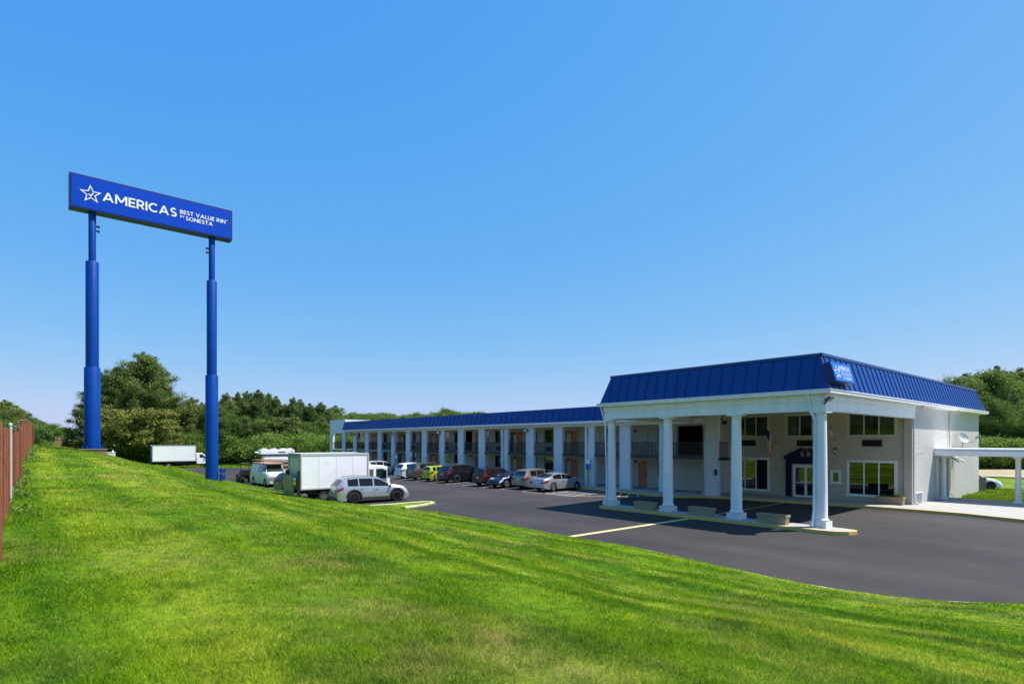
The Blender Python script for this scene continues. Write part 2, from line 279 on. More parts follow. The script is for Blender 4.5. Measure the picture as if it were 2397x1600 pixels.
# ------------------------------------------------------------------ mesh helpers
class MB:
    def __init__(s): s.v = []; s.f = []; s.m = []
    def add(s, vs, fs, mi=0):
        o = len(s.v); s.v += [tuple(v) for v in vs]
        for f in fs: s.f.append(tuple(i + o for i in f)); s.m.append(mi)
        return s
    def box(s, x0, x1, y0, y1, z0, z1, mi=0):
        if x0 > x1: x0, x1 = x1, x0
        if y0 > y1: y0, y1 = y1, y0
        return s.add([(x0,y0,z0),(x1,y0,z0),(x1,y1,z0),(x0,y1,z0),(x0,y0,z1),(x1,y0,z1),(x1,y1,z1),(x0,y1,z1)],
                     [(3,2,1,0),(4,5,6,7),(0,1,5,4),(1,2,6,5),(2,3,7,6),(3,0,4,7)], mi)
    def pb(s, p0, p1, q0, q1, z0, z1, mi=0): return s.box(-p1, -p0, q0, q1, z0, z1, mi)
    def lathe(s, prof, n=16, c=(0,0,0), mi=0, axis='z', cap=True):
        vs = []
        for r, h in prof:
            for i in range(n):
                a = 2*math.pi*i/n
                if axis == 'z': vs.append((c[0]+r*math.cos(a), c[1]+r*math.sin(a), c[2]+h))
                elif axis == 'y': vs.append((c[0]+r*math.cos(a), c[1]+h, c[2]-r*math.sin(a)))
                else: vs.append((c[0]+h, c[1]+r*math.cos(a), c[2]+r*math.sin(a)))
        fs = []
        for k in range(len(prof)-1):
            for i in range(n):
                j = (i+1) % n; fs.append((k*n+i, k*n+j, (k+1)*n+j, (k+1)*n+i))
        if cap:
            fs.append(tuple(range(n))[::-1]); fs.append(tuple((len(prof)-1)*n+i for i in range(n)))
        return s.add(vs, fs, mi)
    def tube(s, pts, r, n=8, mi=0):
        pts = [Vector(p) for p in pts]
        vs = []; fs = []
        rs = r if isinstance(r, (list, tuple)) else [r]*len(pts)
        for k, p in enumerate(pts):
            d = (pts[min(k+1, len(pts)-1)] - pts[max(k-1, 0)]).normalized()
            u = d.cross(Vector((0,0,1)))
            if u.length < .01: u = Vector((1,0,0))
            u.normalize(); w = d.cross(u)
            for i in range(n):
                a = 2*math.pi*i/n; vs.append(p + (u*math.cos(a) + w*math.sin(a))*rs[k])
        for k in range(len(pts)-1):
            for i in range(n):
                j = (i+1) % n; fs.append((k*n+i, (k+1)*n+i, (k+1)*n+j, k*n+j))
        fs.append(tuple(range(n))); fs.append(tuple((len(pts)-1)*n+i for i in range(n))[::-1])
        return s.add(vs, fs, mi)
    def prism_xz(s, poly, y0, y1, mi=0):
        k = len(poly)
        vs = [(x, y0, z) for x, z in poly] + [(x, y1, z) for x, z in poly]
        fs = [tuple(range(k)), tuple(range(k, 2*k))[::-1]]
        for i in range(k): j = (i+1) % k; fs.append((i, i+k, j+k, j))
        return s.add(vs, fs, mi)
    def prism_xy(s, poly, z0, z1, mi=0):
        k = len(poly)
        vs = [(x, y, z0) for x, y in poly] + [(x, y, z1) for x, y in poly]
        fs = [tuple(range(k))[::-1], tuple(range(k, 2*k))]
        for i in range(k): j = (i+1) % k; fs.append((i, j, j+k, i+k))
        return s.add(vs, fs, mi)
    def mesh(s, name, mats, smooth=None, fixn=False):
        me = bpy.data.meshes.new(name)
        me.from_pydata([tuple(v) for v in s.v], [], s.f)
        for m in (mats if isinstance(mats, (list, tuple)) else [mats]): me.materials.append(m)
        if any(s.m): me.polygons.foreach_set('material_index', s.m)
        if fixn:
            bm = bmesh.new(); bm.from_mesh(me); bmesh.ops.recalc_face_normals(bm, faces=bm.faces); bm.to_mesh(me); bm.free()
        if smooth:
            me.polygons.foreach_set('use_smooth', [True]*len(me.polygons)); me.set_sharp_from_angle(angle=R(smooth))
        me.update()
        return me
    def build(s, name, mats, parent=None, smooth=None, bevel=0, kind=None, fixn=False, loc=None):
        o = bpy.data.objects.new(name, s.mesh(name, mats, smooth, fixn)); COL.objects.link(o)
        if parent: o.parent = parent
        if loc: o.location = loc
        if bevel:
            md = o.modifiers.new('bevel', 'BEVEL'); md.width = bevel; md.segments = 2; md.limit_method = 'ANGLE'
        if kind: o['kind'] = kind
        return o

def thing(name, label, cat, loc, rot=TH, group=None):
    o = bpy.data.objects.new(name, None); COL.objects.link(o)
    o.empty_display_size = .3; o.location = loc; o.rotation_euler = (0, 0, rot)
    o['label'] = label; o['category'] = cat
    if group: o['group'] = group
    return o
def frame_obj(o):                     # a setting mesh whose vertices are given in the motel's frame
    o.location = (OX, OY, 0); o.rotation_euler = (0, 0, TH); return o
def inst(name, me, parent, loc=(0,0,0), rot=None, scale=None):
    o = bpy.data.objects.new(name, me); COL.objects.link(o); o.parent = parent; o.location = loc
    if rot: o.rotation_euler = rot
    if scale: o.scale = scale
    return o
def copy_tree(o, parent=None):
    c = o.copy(); COL.objects.link(c)
    if parent: c.parent = parent
    for ch in list(o.children): copy_tree(ch, c)
    return c
def grid_obj(name, us, vs, fn, m, kind='structure', smooth=True):
    """fn(U,V) -> x,y,z arrays"""
    U, V = np.meshgrid(np.array(us, float), np.array(vs, float), indexing='ij')
    x, y, z = fn(U, V)
    nu, nv = U.shape
    co = np.stack([x, y, z], -1).reshape(-1, 3)
    i = np.arange((nu-1)*(nv-1)); a = (i//(nv-1))*nv + i % (nv-1)
    f = np.stack([a, a+nv, a+nv+1, a+1], -1)
    me = bpy.data.meshes.new(name); me.vertices.add(len(co)); me.vertices.foreach_set('co', co.ravel())
    me.loops.add(f.size); me.loops.foreach_set('vertex_index', f.ravel().astype(np.int32))
    me.polygons.add(len(f)); me.polygons.foreach_set('loop_start', (np.arange(len(f))*4).astype(np.int32)); me.polygons.foreach_set('loop_total', np.full(len(f), 4, np.int32))
    me.materials.append(m); me.update(calc_edges=True); me.validate()
    if smooth: me.polygons.foreach_set('use_smooth', [True]*len(me.polygons))
    o = bpy.data.objects.new(name, me); COL.objects.link(o)
    if kind: o['kind'] = kind
    return o
def pq_arr(P, Q): return OX + P*AX + Q*BX, OY + P*AY + Q*BY

# ------------------------------------------------------------------ ground, lawn, asphalt, walks
def fg(P, Q):
    x, y = pq_arr(P, Q)
    z = np.clip(-.016*(8.7 - Q), -.45, 0) - .08
    z = np.where(Q < -16, -1.2, z)
    z = z + np.clip((np.hypot(x, y) - 140)*.012, 0, 3)
    return x, y, z
pp = list(np.concatenate([np.linspace(-900, -100, 9), np.linspace(-80, 180, 53), np.linspace(220, 1100, 9)]))
qq = list(np.concatenate([np.linspace(-900, -100, 9), np.linspace(-60, 100, 41), np.linspace(130, 1100, 11)]))
grid_obj('ground', pp, qq, lambda U, V: (lambda r: (r[0], r[1], r[2]))(fg(U, V)), turf)
# grassy hill: lines follow the kerb
ps = np.concatenate([np.linspace(-60, -22, 14), np.linspace(-20, 60, 161), np.linspace(61.5, 130, 47), np.linspace(135, 260, 14)])
ts = np.concatenate([np.linspace(0, 1, 52), np.linspace(1.06, 5, 20)])
def fl(P, T):
    qe = q_edge(P) - .14; Q = qe + (-27.0 - qe)*T
    x, y = pq_arr(P, Q); z = zlawn(P, Q)
    return x, y, z
grid_obj('lawn', ps[::-1], ts[::-1], fl, turf)
# parking lot
pa = np.concatenate([np.linspace(-60, 20, 60), np.linspace(21, 104, 84)])
_pmax_q = [-12, -8, -5, -3.9, 0, 8.7, 12]; _pmax = [104, 101, 90.5, 87, 82, 76, 75.5]
def fa(P, T):
    qe = q_edge(P) - .3
    top = np.where(P > 75.5, np.interp(-P, [-v for v in _pmax], _pmax_q), 9.0)
    top = np.where(P < 12, np.where(P < 10.8, 11.0, 9.4), top)
    top = np.maximum(top, qe + .05)
    Q = qe + (top - qe)*T
    x, y = pq_arr(P, Q); return x, y, np.clip(-.016*(8.7 - Q), -.45, 0)
grid_obj('parking_lot', pa[::-1], list(np.linspace(0, 1, 24))[::-1], fa, asph)
# kerb along the lawn
def strip(name, pts, width, z0f, h, m, kind='structure', side=1, bevel=.02):
    """kerb of given width along pts (p,q), standing h above the asphalt"""
    b_ = MB(); k = len(pts); vs = []
    for i, (p, q) in enumerate(pts):
        a = pts[max(i-1, 0)]; c = pts[min(i+1, k-1)]
        d = Vector((c[0]-a[0], c[1]-a[1])).normalized(); nn = Vector((-d.y, d.x))*side
        z = z0f(q)
        for (pp_, qq_) in ((p, q), (p + nn.x*width, q + nn.y*width)):
            vs += [(-pp_, qq_, z - .15), (-pp_, qq_, z + h)]
    fs = []
    for i in range(k-1):
        o = i*4
        fs += [(o, o+4, o+5, o+1), (o+1, o+5, o+7, o+3), (o+3, o+7, o+6, o+2)]
    fs += [(0, 1, 3, 2), ((k-1)*4, (k-1)*4+2, (k-1)*4+3, (k-1)*4+1)]
    b_.add(vs, fs)
    return frame_obj(b_.build(name, m, None, bevel=bevel, kind=kind, fixn=True))
kp = [p for p in np.linspace(-40, 20.0, 62)]
strip('lawn_kerb', [(p, float(q_edge(p)) - .03) for p in kp], .10, za, .075, curb_c, side=-1)
kp = [p for p in np.linspace(25.2, 100, 60)]
strip('lawn_kerb', [(p, float(q_edge(p)) - .02) for p in kp], .10, za, .07, curb_c, side=-1)
# kerbed lawn tongue beside the parked suv
nib = [(20.6, -9.2), (20.75, -8.4), (21.0, -7.3), (21.3, -6.6), (22.0, -6.4), (22.4, -6.7), (22.6, -7.6), (22.8, -9.2), (23.4, -10.8)]
strip('lawn_kerb', nib, .2, za, .11, curb_c, side=-1)
b_ = MB(); vs = [(-p, q, za(q) + .08) for p, q in nib] + [(-23.3, -11.4, float(zlawn(23.3, -11.4)) - .03), (-22.0, -10.6, float(zlawn(22.0, -10.6)) - .03), (-20.7, -9.9, float(zlawn(20.7, -9.9)) - .03)]
b_.add(vs, [tuple(range(len(vs)))]); frame_obj(b_.build('lawn_tongue', turf, None, kind='structure', fixn=True))

# sidewalk (front of motel), island, walk to the covered way
sw = [(-40, 1.5), (-24, 3.6), (-14, 5.9), (-9, 7.6), (-5.6, 9.0), (-3.1, 9.8), (-1.4, 9.9), (1, 9.85), (3.6, 9.6), (6, 9.25), (8.6, 9.05), (11.0, 8.3), (12.2, 7.3), (13.6, 7.05), (18, 7.5), (24, 7.6), (75.5, 7.6)]
b_ = MB()
vs = []; back = []
for p, q in sw:
    vs.append((-p, q, za(q) + .15))
    qb = 12.6 if p > -.2 else (19.5 if p > -40.5 else 10)
    vs.append((-p, qb, .14))
fs = [(2*i, 2*i+1, 2*i+3, 2*i+2) for i in range(len(sw)-1)]
b_.add(vs, fs); frame_obj(b_.build('sidewalk', conc, None, kind='structure', fixn=True))
strip('sidewalk_kerb', sw, .16, za, .154, curb_y, side=-1)
j_ = MB()
for p in np.arange(-30, 0, 3.0): j_.pb(p, p + .012, 8.2 if p > -7 else 5.2, 17.0, .1435, .1445)
frame_obj(j_.build('paving_joints', dgrey, None, kind='structure'))
isl = [(11.9, -.95), (12.3, -.8), (12.35, -.3), (12.25, .40), (11.7, .46), (0, .46), (-.9, .45), (-1.30, .30), (-1.45, 0), (-1.3, -.5), (-.9, -.85), (-.4, -.95)]
b_ = MB(); b_.prism_xy([(-p, q) for p, q in isl], -.3, 0.0); frame_obj(b_.build('kerb_island', conc, None, kind='structure', bevel=.02, fixn=True))
yl = [(12.3, -.3), (12.28, -.78), (11.9, -.97), (6, -.97), (-.4, -.97), (-.93, -.87), (-1.33, -.52), (-1.48, 0), (-1.33, .3)]
strip('island_kerb_paint', yl, .17, lambda q: 0, .004, curb_y, side=-1, bevel=0)

def flat_poly(name, pts, m, h=.004, kind='structure'):
    b = MB(); vs = [(-p, q, za(q) + h) for p, q in pts]; b.add(vs, [tuple(range(len(pts)))]); return frame_obj(b.build(name, m, None, kind=kind, fixn=True))
def line(p0, q0, p1, q1, w=.11, m=line_w, name='parking_line', h=.004):
    d = Vector((p1-p0, q1-q0)).normalized(); nx, ny = -d.y*w/2, d.x*w/2
    b = MB(); k = 8; vs = []
    for i in range(k+1):
        t = i/k; p = p0 + (p1-p0)*t; q = q0 + (q1-q0)*t
        vs += [(-(p+nx), q+ny, za(q+ny)+h), (-(p-nx), q-ny, za(q-ny)+h)]
    b.add(vs, [(2*i, 2*i+1, 2*i+3, 2*i+2) for i in range(k)])
    return frame_obj(b.build(name, m, None, kind='structure', fixn=True))
for p in (23.4, 26.1, 28.8, 31.6, 34.2, 36.7, 39.4, 42.5, 45.2, 48, 50.8, 53.6, 56.4, 59.2, 62, 64.8, 67.6): line(p, 2.85, p, 7.4)
for p in (27.0, 31.2, 34.0, 36.8, 39.6, 42.4, 45.2): line(p, -10.6, p, -6.0)
# hatched access aisle
hp = [(20.9, 2.9), (18.3, 2.9), (13.6, 6.9), (20.7, 7.3)]
line(20.9, 2.9, 18.3, 2.9, .12); line(18.3, 2.85, 17.2, 3.8, .12); line(17.2, 3.8, 13.6, 7.0, .12); line(20.9, 2.9, 20.7, 7.2, .12); line(21.2, 2.9, 23.4, 2.9, .12)
line(18.2, 2.9, 18.0, 7.3, .12)
for k in range(6): line(20.7 - .05*k, 3.5 + .62*k, 18.1, 3.1 + .66*k, .10)
for k, p in enumerate((17.6, 17.0, 16.3, 15.6, 15.0, 14.4)): line(p, 7.2, p - 1.4 + .08*k, 5.2 + .33*k - .6 + .25*abs(k-2), .10)
line(6.7, -9.6, 6.1, -.98, .32, mat('pale_yellow_road_paint', (.66, .56, .28), .8, col2=(.48, .40, .2), scale=4), 'driveway_stripe'); line(5.95, 1.0, 5.8, 9.3, .2, line_y, 'driveway_stripe')

# right hand grass and the dry field beyond
o = flat_poly('dry_field', [(30, 54), (1, 54), (-60, 50), (-120, 60), (-110, 86), (-40, 84), (20, 82), (40, 80)], tan, .02)

# ------------------------------------------------------------------ grass blades
def make_blades(name, r0, r1, a0, a1, N, keep, zf, hmul=1.0, seed=1):
    g_ = np.random.default_rng(seed)
    r = np.exp(g_.uniform(math.log(r0), math.log(r1), N)); a = g_.uniform(a0, a1, N)
    x = r*np.sin(a); y = r*np.cos(a); P, Q = to_pq(x, y)
    k = keep(P, Q, x, y); x, y, r, P, Q = x[k], y[k], r[k], P[k], Q[k]; M = len(x)
    z = zf(P, Q) - .01
    pat = .5 + .5*np.sin(x*1.3 + 2*np.sin(y*.7))*np.sin(y*1.1 + 1.5*np.sin(x*.5))
    tall = (g_.random(M) < .015)*1.3
    h = g_.uniform(.018, .055, M)*(.7 + .6*pat + tall)*hmul*(1 + r*.008)
    w = np.maximum(.0055, r*.00105)*g_.uniform(.6, 1.5, M)
    th = g_.uniform(0, 2*np.pi, M); ux, uy = np.cos(th)*w/2, np.sin(th)*w/2
    lth = g_.uniform(0, 2*np.pi, M); lean = g_.uniform(.2, 1.4, M)*h
    co = np.zeros((M, 3, 3)); co[:, 0] = np.stack([x-ux, y-uy, z], -1); co[:, 1] = np.stack([x+ux, y+uy, z], -1)
    co[:, 2] = np.stack([x+np.cos(lth)*lean, y+np.sin(lth)*lean, z+h], -1)
    return tri_mesh(name, co, blade_m)
def tri_mesh(name, co, m):
    M = len(co); me = bpy.data.meshes.new(name)
    me.vertices.add(M*3); me.vertices.foreach_set('co', co.reshape(-1).astype(np.float32))
    me.loops.add(M*3); me.loops.foreach_set('vertex_index', np.arange(M*3, dtype=np.int32))
    me.polygons.add(M); me.polygons.foreach_set('loop_start', np.arange(M, dtype=np.int32)*3); me.polygons.foreach_set('loop_total', np.full(M, 3, np.int32))
    me.materials.append(m); me.update(calc_edges=True)
    return me
me = make_blades('grass', 2.6, 108, R(-47), R(48), 1400000, lambda P, Q, x, y: (Q < q_edge(P) - .12) & (Q > -34), zlawn, 1.0, 3)
o = bpy.data.objects.new('grass', me); COL.objects.link(o); o['kind'] = 'stuff'
me = make_blades('grass', 32, 62, R(38), R(43), 60000, lambda P, Q, x, y: (Q > 19.8) & (Q < 51) & (P < -.2), lambda P, Q: 0*P - .05, 2.2, 4)
o = bpy.data.objects.new('grass', me); COL.objects.link(o); o['kind'] = 'stuff'
me = make_blades('grass', 84, 112, R(-36), R(-22), 40000, lambda P, Q, x, y: (y > 89.5), lambda P, Q: np.clip(-.016*(8.7-Q), -.45, 0) - .08, 2.5, 5)
o = bpy.data.objects.new('grass', me); COL.objects.link(o); o['kind'] = 'stuff'
# nib grass
me = make_blades('grass', 30, 46, R(-19), R(-6), 60000, lambda P, Q, x, y: (P > 20.7 + (Q+9)*.1) & (P < 22.9 - np.clip(Q+8, 0, 2)*.3) & (Q < -6.7) & (Q > -10.5), lambda P, Q: np.clip(-.016*(8.7-Q), -.45, 0) + .07, .7, 6)
o = bpy.data.objects.new('grass', me); COL.objects.link(o); o['kind'] = 'stuff'

# ------------------------------------------------------------------ text helper
def text_mesh(s, size, bold=0.0, depth=.01, space=1.0):
    cu = bpy.data.curves.new('lettering', 'FONT'); cu.body = s; cu.size = size; cu.offset = bold; cu.extrude = depth; cu.space_character = space; cu.resolution_u = 4
    ob = bpy.data.objects.new('lettering', cu); COL.objects.link(ob)
    bpy.context.view_layer.update()
    dg = bpy.context.evaluated_depsgraph_get()
    me = bpy.data.meshes.new_from_object(ob.evaluated_get(dg)); bpy.data.objects.remove(ob, do_unlink=True)
    return me
def _arc(cx, cz, r, a0, a1, n=14, rz=None): return [(cx + r*math.cos(R(a0 + (a1-a0)*k/n)), cz + (rz or r)*math.sin(R(a0 + (a1-a0)*k/n))) for k in range(n+1)]
T_ = .088
GLY = {'A': (.98, [[(.09, 0), (.49, .96)], [(.49, .96), (.89, 0)], [(.25, .30), (.73, .30)]]), 'M': (1.08, [[(T_, 0), (T_, 1)], [(T_+.03, .95), (.54, .25)], [(.54, .25), (.99-.03, .95)], [(.99, 0), (.99, 1)]]),
 'E': (.62, [[(T_, 0), (T_, 1)], [(T_, T_), (.62, T_)], [(T_, .5), (.57, .5)], [(T_, 1-T_), (.62, 1-T_)]]), 'I': (.18, [[(T_+.002, 0), (T_+.002, 1)]]),
 'R': (.70, [[(T_, 0), (T_, 1)], [(T_, 1-T_), (.36, 1-T_)] + _arc(.36, .665, .247, 90, -90) + [(T_, .418)], [(.38, .42), (.62, 0)]]),
 'C': (.86, [_arc(.50, .5, .42, 48, 312, 26)]), 'O': (1.0, [_arc(.5, .5, .42, 0, 360, 34)]),
 'S': (.66, [_arc(.33, .705, .21, 35, 270, 16, .21) + _arc(.33, .29, .225, 90, -145, 16, .205)]),
 'T': (.70, [[(0, 1-T_), (.70, 1-T_)], [(.35, 0), (.35, .98)]]), 'V': (.92, [[(.09, 1), (.46, .04)], [(.46, .04), (.83, 1)]]), 'L': (.56, [[(T_, 0), (T_, 1)], [(T_, T_), (.56, T_)]]),
 'U': (.80, [[(T_, 1), (T_, .38)] + _arc(.4, .38, .312, 180, 360, 16, .30) + [(.712, 1)]]), 'N': (.86, [[(T_, 0), (T_, 1)], [(T_+.02, .95), (.75, .05)], [(.772, 0), (.772, 1)]]),
 'Y': (.84, [[(.08, 1), (.42, .45)], [(.42, .45), (.76, 1)], [(.42, 0), (.42, .5)]]), 'B': (.68, [[(T_, 0), (T_, 1)], [(T_, 1-T_), (.36, 1-T_)] + _arc(.36, .72, .192, 90, -90) + [(T_, .528)], [(T_, .505), (.38, .505)] + _arc(.38, .297, .208, 90, -90) + [(T_, T_)]])}
def place_text(s, parent, x0, x1, z, hgt, y, bold=0, m=letter, name='lettering', depth=.01, xf=None, T_=.088):
    """caps of height hgt fitted to x0..x1, in the xz plane facing -y"""
    tot = 0; 
    for ch in s: tot += .42 if ch == ' ' else GLY[ch][0] + .11
    tot -= .11; sx = (x1-x0)/tot; b = MB(); cx = 0
    for ch in s:
        if ch == ' ': cx += .42; continue
        w_, strokes = GLY[ch]
        for si, pts in enumerate(strokes):
            k = len(pts); off = si*.0015; vs = []
            for i, (px, pz) in enumerate(pts):
                a = pts[max(i-1, 0)]; c = pts[min(i+1, k-1)]
                if k > 20 and pts[0] == pts[-1]: pass
                dx, dz = c[0]-a[0], c[1]-a[1]; ln = math.hypot(dx, dz); nx, nz = -dz/ln*T_, dx/ln*T_
                for sg_ in (1, -1): 
                    for yy in (y - off, y + depth): vs.append((x0 + (cx + px + nx*sg_)*sx, yy, z + min(max(pz + nz*sg_, 0), 1)*hgt))
            fs = [(0, 1, 3, 2), ((k-1)*4, (k-1)*4+2, (k-1)*4+3, (k-1)*4+1)]
            for i in range(k-1):
                o = i*4; fs += [(o, o+2, o+6, o+4), (o+1, o+5, o+7, o+3), (o, o+4, o+5, o+1), (o+2, o+3, o+7, o+6)]
            b.add(vs, fs)
        cx += w_ + .11
    o = b.build(name, m, parent, fixn=True)
    if xf: xf(o.data)
    return o
def star_outline(cx, cz, Ro, wd, y, depth, rot=0):
    """five-pointed star drawn as an outline of width wd"""
    def ring(r1, r2): return [((r1 if i % 2 == 0 else r2)*math.sin(rot + i*math.pi/5), (r1 if i % 2 == 0 else r2)*math.cos(rot + i*math.pi/5)) for i in range(10)]
    o = ring(Ro, Ro*.42); i_ = ring(Ro - wd*2.6, (Ro*.42) - wd*1.05)
    b = MB(); vs = []
    for yy in (y, y+depth):
        vs += [(cx+x, yy, cz+z) for x, z in o] + [(cx+x, yy, cz+z) for x, z in i_]
    fs = []
    for k in range(10):
        j = (k+1) % 10
        fs += [(k, j, 10+j, 10+k), (20+k, 30+k, 30+j, 20+j), (k, 20+k, 20+j, j), (10+k, 10+j, 30+j, 30+k)]
    return b.add(vs, fs)

# ------------------------------------------------------------------ pylon sign
def pole(parent, q0, zb, secs):
    b = MB()
    for (r, z0, z1) in secs:
        b.lathe([(r, z0), (r, z1-.05), (r-.03, z1)], 40, (0, q0, 0))
    o = b.build('pole', pole_blue, parent, smooth=40)
    f = MB()
    for k in range(10):
        a = 2*math.pi*k/10; r = secs[0][0] + .13
        f.lathe([(.05, 0), (.05, .12), (.03, .16)], 8, (r*math.cos(a), q0 + r*math.sin(a), zb + .04))
    f.lathe([(secs[0][0]+.24, zb), (secs[0][0]+.24, zb+.05)], 40, (0, q0, 0))
    f.build('base_plate', pole_blue, o)
    return o
pb_ = W(44.1, 0, 0)
sign = thing('pylon_sign', 'tall blue motel billboard sign on two stepped blue poles on the grassy hill', 'sign', (pb_.x, pb_.y, 0))
p1 = pole(sign, -23.06, 3.28, [(.525, 3.28, 9.52), (.43, 9.4, 17.65), (.245, 17.5, 21.6)])
p2 = pole(sign, -14.68, .30, [(.50, .30, 9.53), (.40, 9.4, 17.69), (.245, 17.5, 21.6)])
for (q0, s_) in ((-23.06, 1), (-14.68, -1)):
    for zz in (20.0, 20.35): b = MB(); b.box(.02, .10, q0 + s_*.24, q0 + s_*.36, zz, zz+.12); b.box(-.06, .14, q0 + s_*.36, q0 + s_*.46, zz-.02, zz+.14); b.build('bracket', sign_edge, sign)
b = MB(); b.box(.1, .6, -14.1, -13.75, .5, 1.0); b.box(.15, .5, -14.1, -13.7, 1.15, 1.5); b.tube([(.3, -14.0, 0), (.3, -14.0, 1.7)], .03)
b.build('junction_box', pole_blue, sign)
b = MB(); b.box(-.48, .48, -24.50, -13.15, 21.42, 24.02); b.build('cabinet', sign_edge, sign, bevel=.02)
b = MB(); b.box(.482, .50, -24.36, -13.29, 21.55, 23.89); b.build('face_panel', sign_blue, sign)
b = MB(); b.box(-.50, -.482, -24.36, -13.29, 21.55, 23.89); b.build('face_panel', sign_blue, sign)
txt = bpy.data.objects.new('sign_lettering', None)
# lettering lies on the +x side of the cabinet: build in a helper plane x' = q, facing camera side
def on_face(me):
    c = np.zeros(len(me.vertices)*3); me.vertices.foreach_get('co', c); c = c.reshape(-1, 3)
    n_ = np.stack([.502 - c[:, 1], c[:, 0], c[:, 2]], -1); me.vertices.foreach_set('co', n_.ravel()); me.update()
def face_text(s, q0, q1, z, h, bold):
    return place_text(s, sign, q0, q1, z, h, -.02, bold, xf=on_face, depth=.02)
def bold_caps(s, q0, q1, z, h, bold):
    return face_text(s, q0, q1, z, h, bold)
b = star_outline(-23.19, 22.66, .72, .075, -.02, .02, rot=-.05); 
b.v = [(.502 - v[1], v[0], v[2]) for v in b.v]; b.build('star_emblem', letter, sign, fixn=True)
b = MB(); ck = [(-23.36, 22.66), (-23.27, 22.66), (-23.21, 22.58), (-23.07, 22.80), (-22.98, 22.80), (-23.16, 22.49), (-23.25, 22.49)]
b.prism_xz(ck, -.02, 0); b.v = [(.502 - v[1], v[0], v[2]) for v in b.v]; b.build('check_mark', letter, sign, fixn=True)
bold_caps('AMERICAS', -22.46, -17.42, 22.35, .72, .014)
bold_caps('BEST VALUE INN', -17.2, -13.72, 22.72, .33, .016)
bold_caps('BY', -17.2, -16.86, 22.42, .17, .016)
bold_caps('SONESTA', -16.78, -14.72, 22.27, .33, .016)
bold_caps('TM', -13.66, -13.54, 22.98, .07, .02)
f1 = thing('sign_footing', 'square concrete footing under the pole on the hill top', 'footing', (*W(44.1, -23.05, 2.4).xy, 2.4))
b = MB(); b.box(-.95, .95, -.85, .85, -.5, .86); b.box(-1.0, 1.0, -.9, .9, .8, .88); b.build('block', mat('earthy_concrete', (.26, .18, .12), .9, col2=(.17, .12, .09), scale=3, bump=.5), f1, bevel=.02)
ub = thing('utility_box', 'small pale utility box in the grass beside the concrete sign footing', 'utility box', (*W(43.6, -21.9, 2.75).xy, float(zlawn(43.6, -21.9)) - .02))
b = MB(); b.box(-.2, .2, -.25, .25, 0, .3); b.build('case', mat('pale_green_box', (.55, .6, .5), .6), ub, bevel=.02)
b = MB(); b.box(-.22, .22, -.27, .27, .3, .34); b.tube([(0, .1, .34), (0, .1, .5)], .05); b.build('lid', letter, ub, bevel=.01)

# ------------------------------------------------------------------ lobby building with porte cochere
lob = thing('motel_lobby', 'two storey lobby building with blue metal mansard roof and white columned driveway porch', 'building', (OX, OY, 0))
def holes_wall(b, a0, a1, z0, z1, holes, put):
    xs = sorted({a0, a1, *[h[0] for h in holes], *[h[1] for h in holes]}); zs = sorted({z0, z1, *[h[2] for h in holes], *[h[3] for h in holes]})
    for i in range(len(xs)-1):
        run = None
        for k in range(len(zs)-1):
            cx, cz = (xs[i]+xs[i+1])/2, (zs[k]+zs[k+1])/2
            solid = not any(h[0] < cx < h[1] and h[2] < cz < h[3] for h in holes)
            if solid: run = (run[0], zs[k+1]) if run else (zs[k], zs[k+1])
            if (not solid or k == len(zs)-2) and run: put(xs[i], xs[i+1], *run); run = None
LQ = 12.5
wins = [(.70, 3.30, .50, 2.60), (8.40, 11.0, .42, 2.62), (.70, 3.30, 4.18, 5.62), (4.60, 7.15, 4.18, 5.62), (8.40, 11.0, 4.18, 5.62)]
holes = wins + [(5.05, 6.72, .10, 2.30), (3.80, 4.26, 1.22, 1.92)]
b = MB(); holes_wall(b, .0, 11.2, .05, 5.9, holes, lambda a, c, d, e: b.pb(a, c, LQ, LQ+.22, d, e)); b.build('front_wall', beige_brick, lob)
b = MB(); b.pb(-.15, .25, LQ-.12, LQ-.001, .05, 5.9); b.pb(-.02, .25, LQ, LQ+.2, .05, 5.9); b.build('corner_pilaster', beige_brick, lob)
b = MB(); b.pb(-.15, -.02, LQ, 28.7, -.1, 5.93); b.build('side_wall', side_brick, lob)
b = MB(); b.pb(-.02, 12.4, 28.5, 28.7, 0, 5.9); b.pb(11.98, 12.3, 12.5, 28.5, 0, 5.9); b.pb(11.2, 11.4, 11.42, 12.72, .05, 5.85); b.pb(11.4, 12.3, 12.72, 12.9, 0, 5.9); b.build('rear_wall', beige, lob)
b = MB(); b.pb(0, 11.98, 12.73, 28.49, 2.85, 3.0); b.pb(0, 11.98, 12.73, 28.49, .0, .12); b.pb(0, 11.98, 16.5, 16.6, .12, 5.8); b.build('interior_floor', mat('dim_interior', (.12, .10, .085), .8), lob)
# beams and ceiling
bm_ = MB(); bm_.pb(-.32, 12.32, -.32, .1, 5.17, 5.9); bm_.pb(-.36, 12.36, -.36, .12, 5.62, 5.9)
bm_.build('front_beam', white, lob, bevel=.01)
b = MB(); b.pb(-.32, .1, .1, LQ - .12, 5.17, 5.9); b.pb(-.36, .1, .12, LQ - .12, 5.66, 5.9); b.build('side_beam', white, lob, bevel=.01)
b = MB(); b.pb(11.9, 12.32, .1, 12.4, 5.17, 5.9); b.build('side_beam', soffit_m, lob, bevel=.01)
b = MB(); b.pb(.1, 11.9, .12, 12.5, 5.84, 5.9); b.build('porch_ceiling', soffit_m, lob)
b = MB()
b.pb(-.5, 12.5, -.5, 29.1, 5.9, 5.96); b.build('soffit', white, lob)
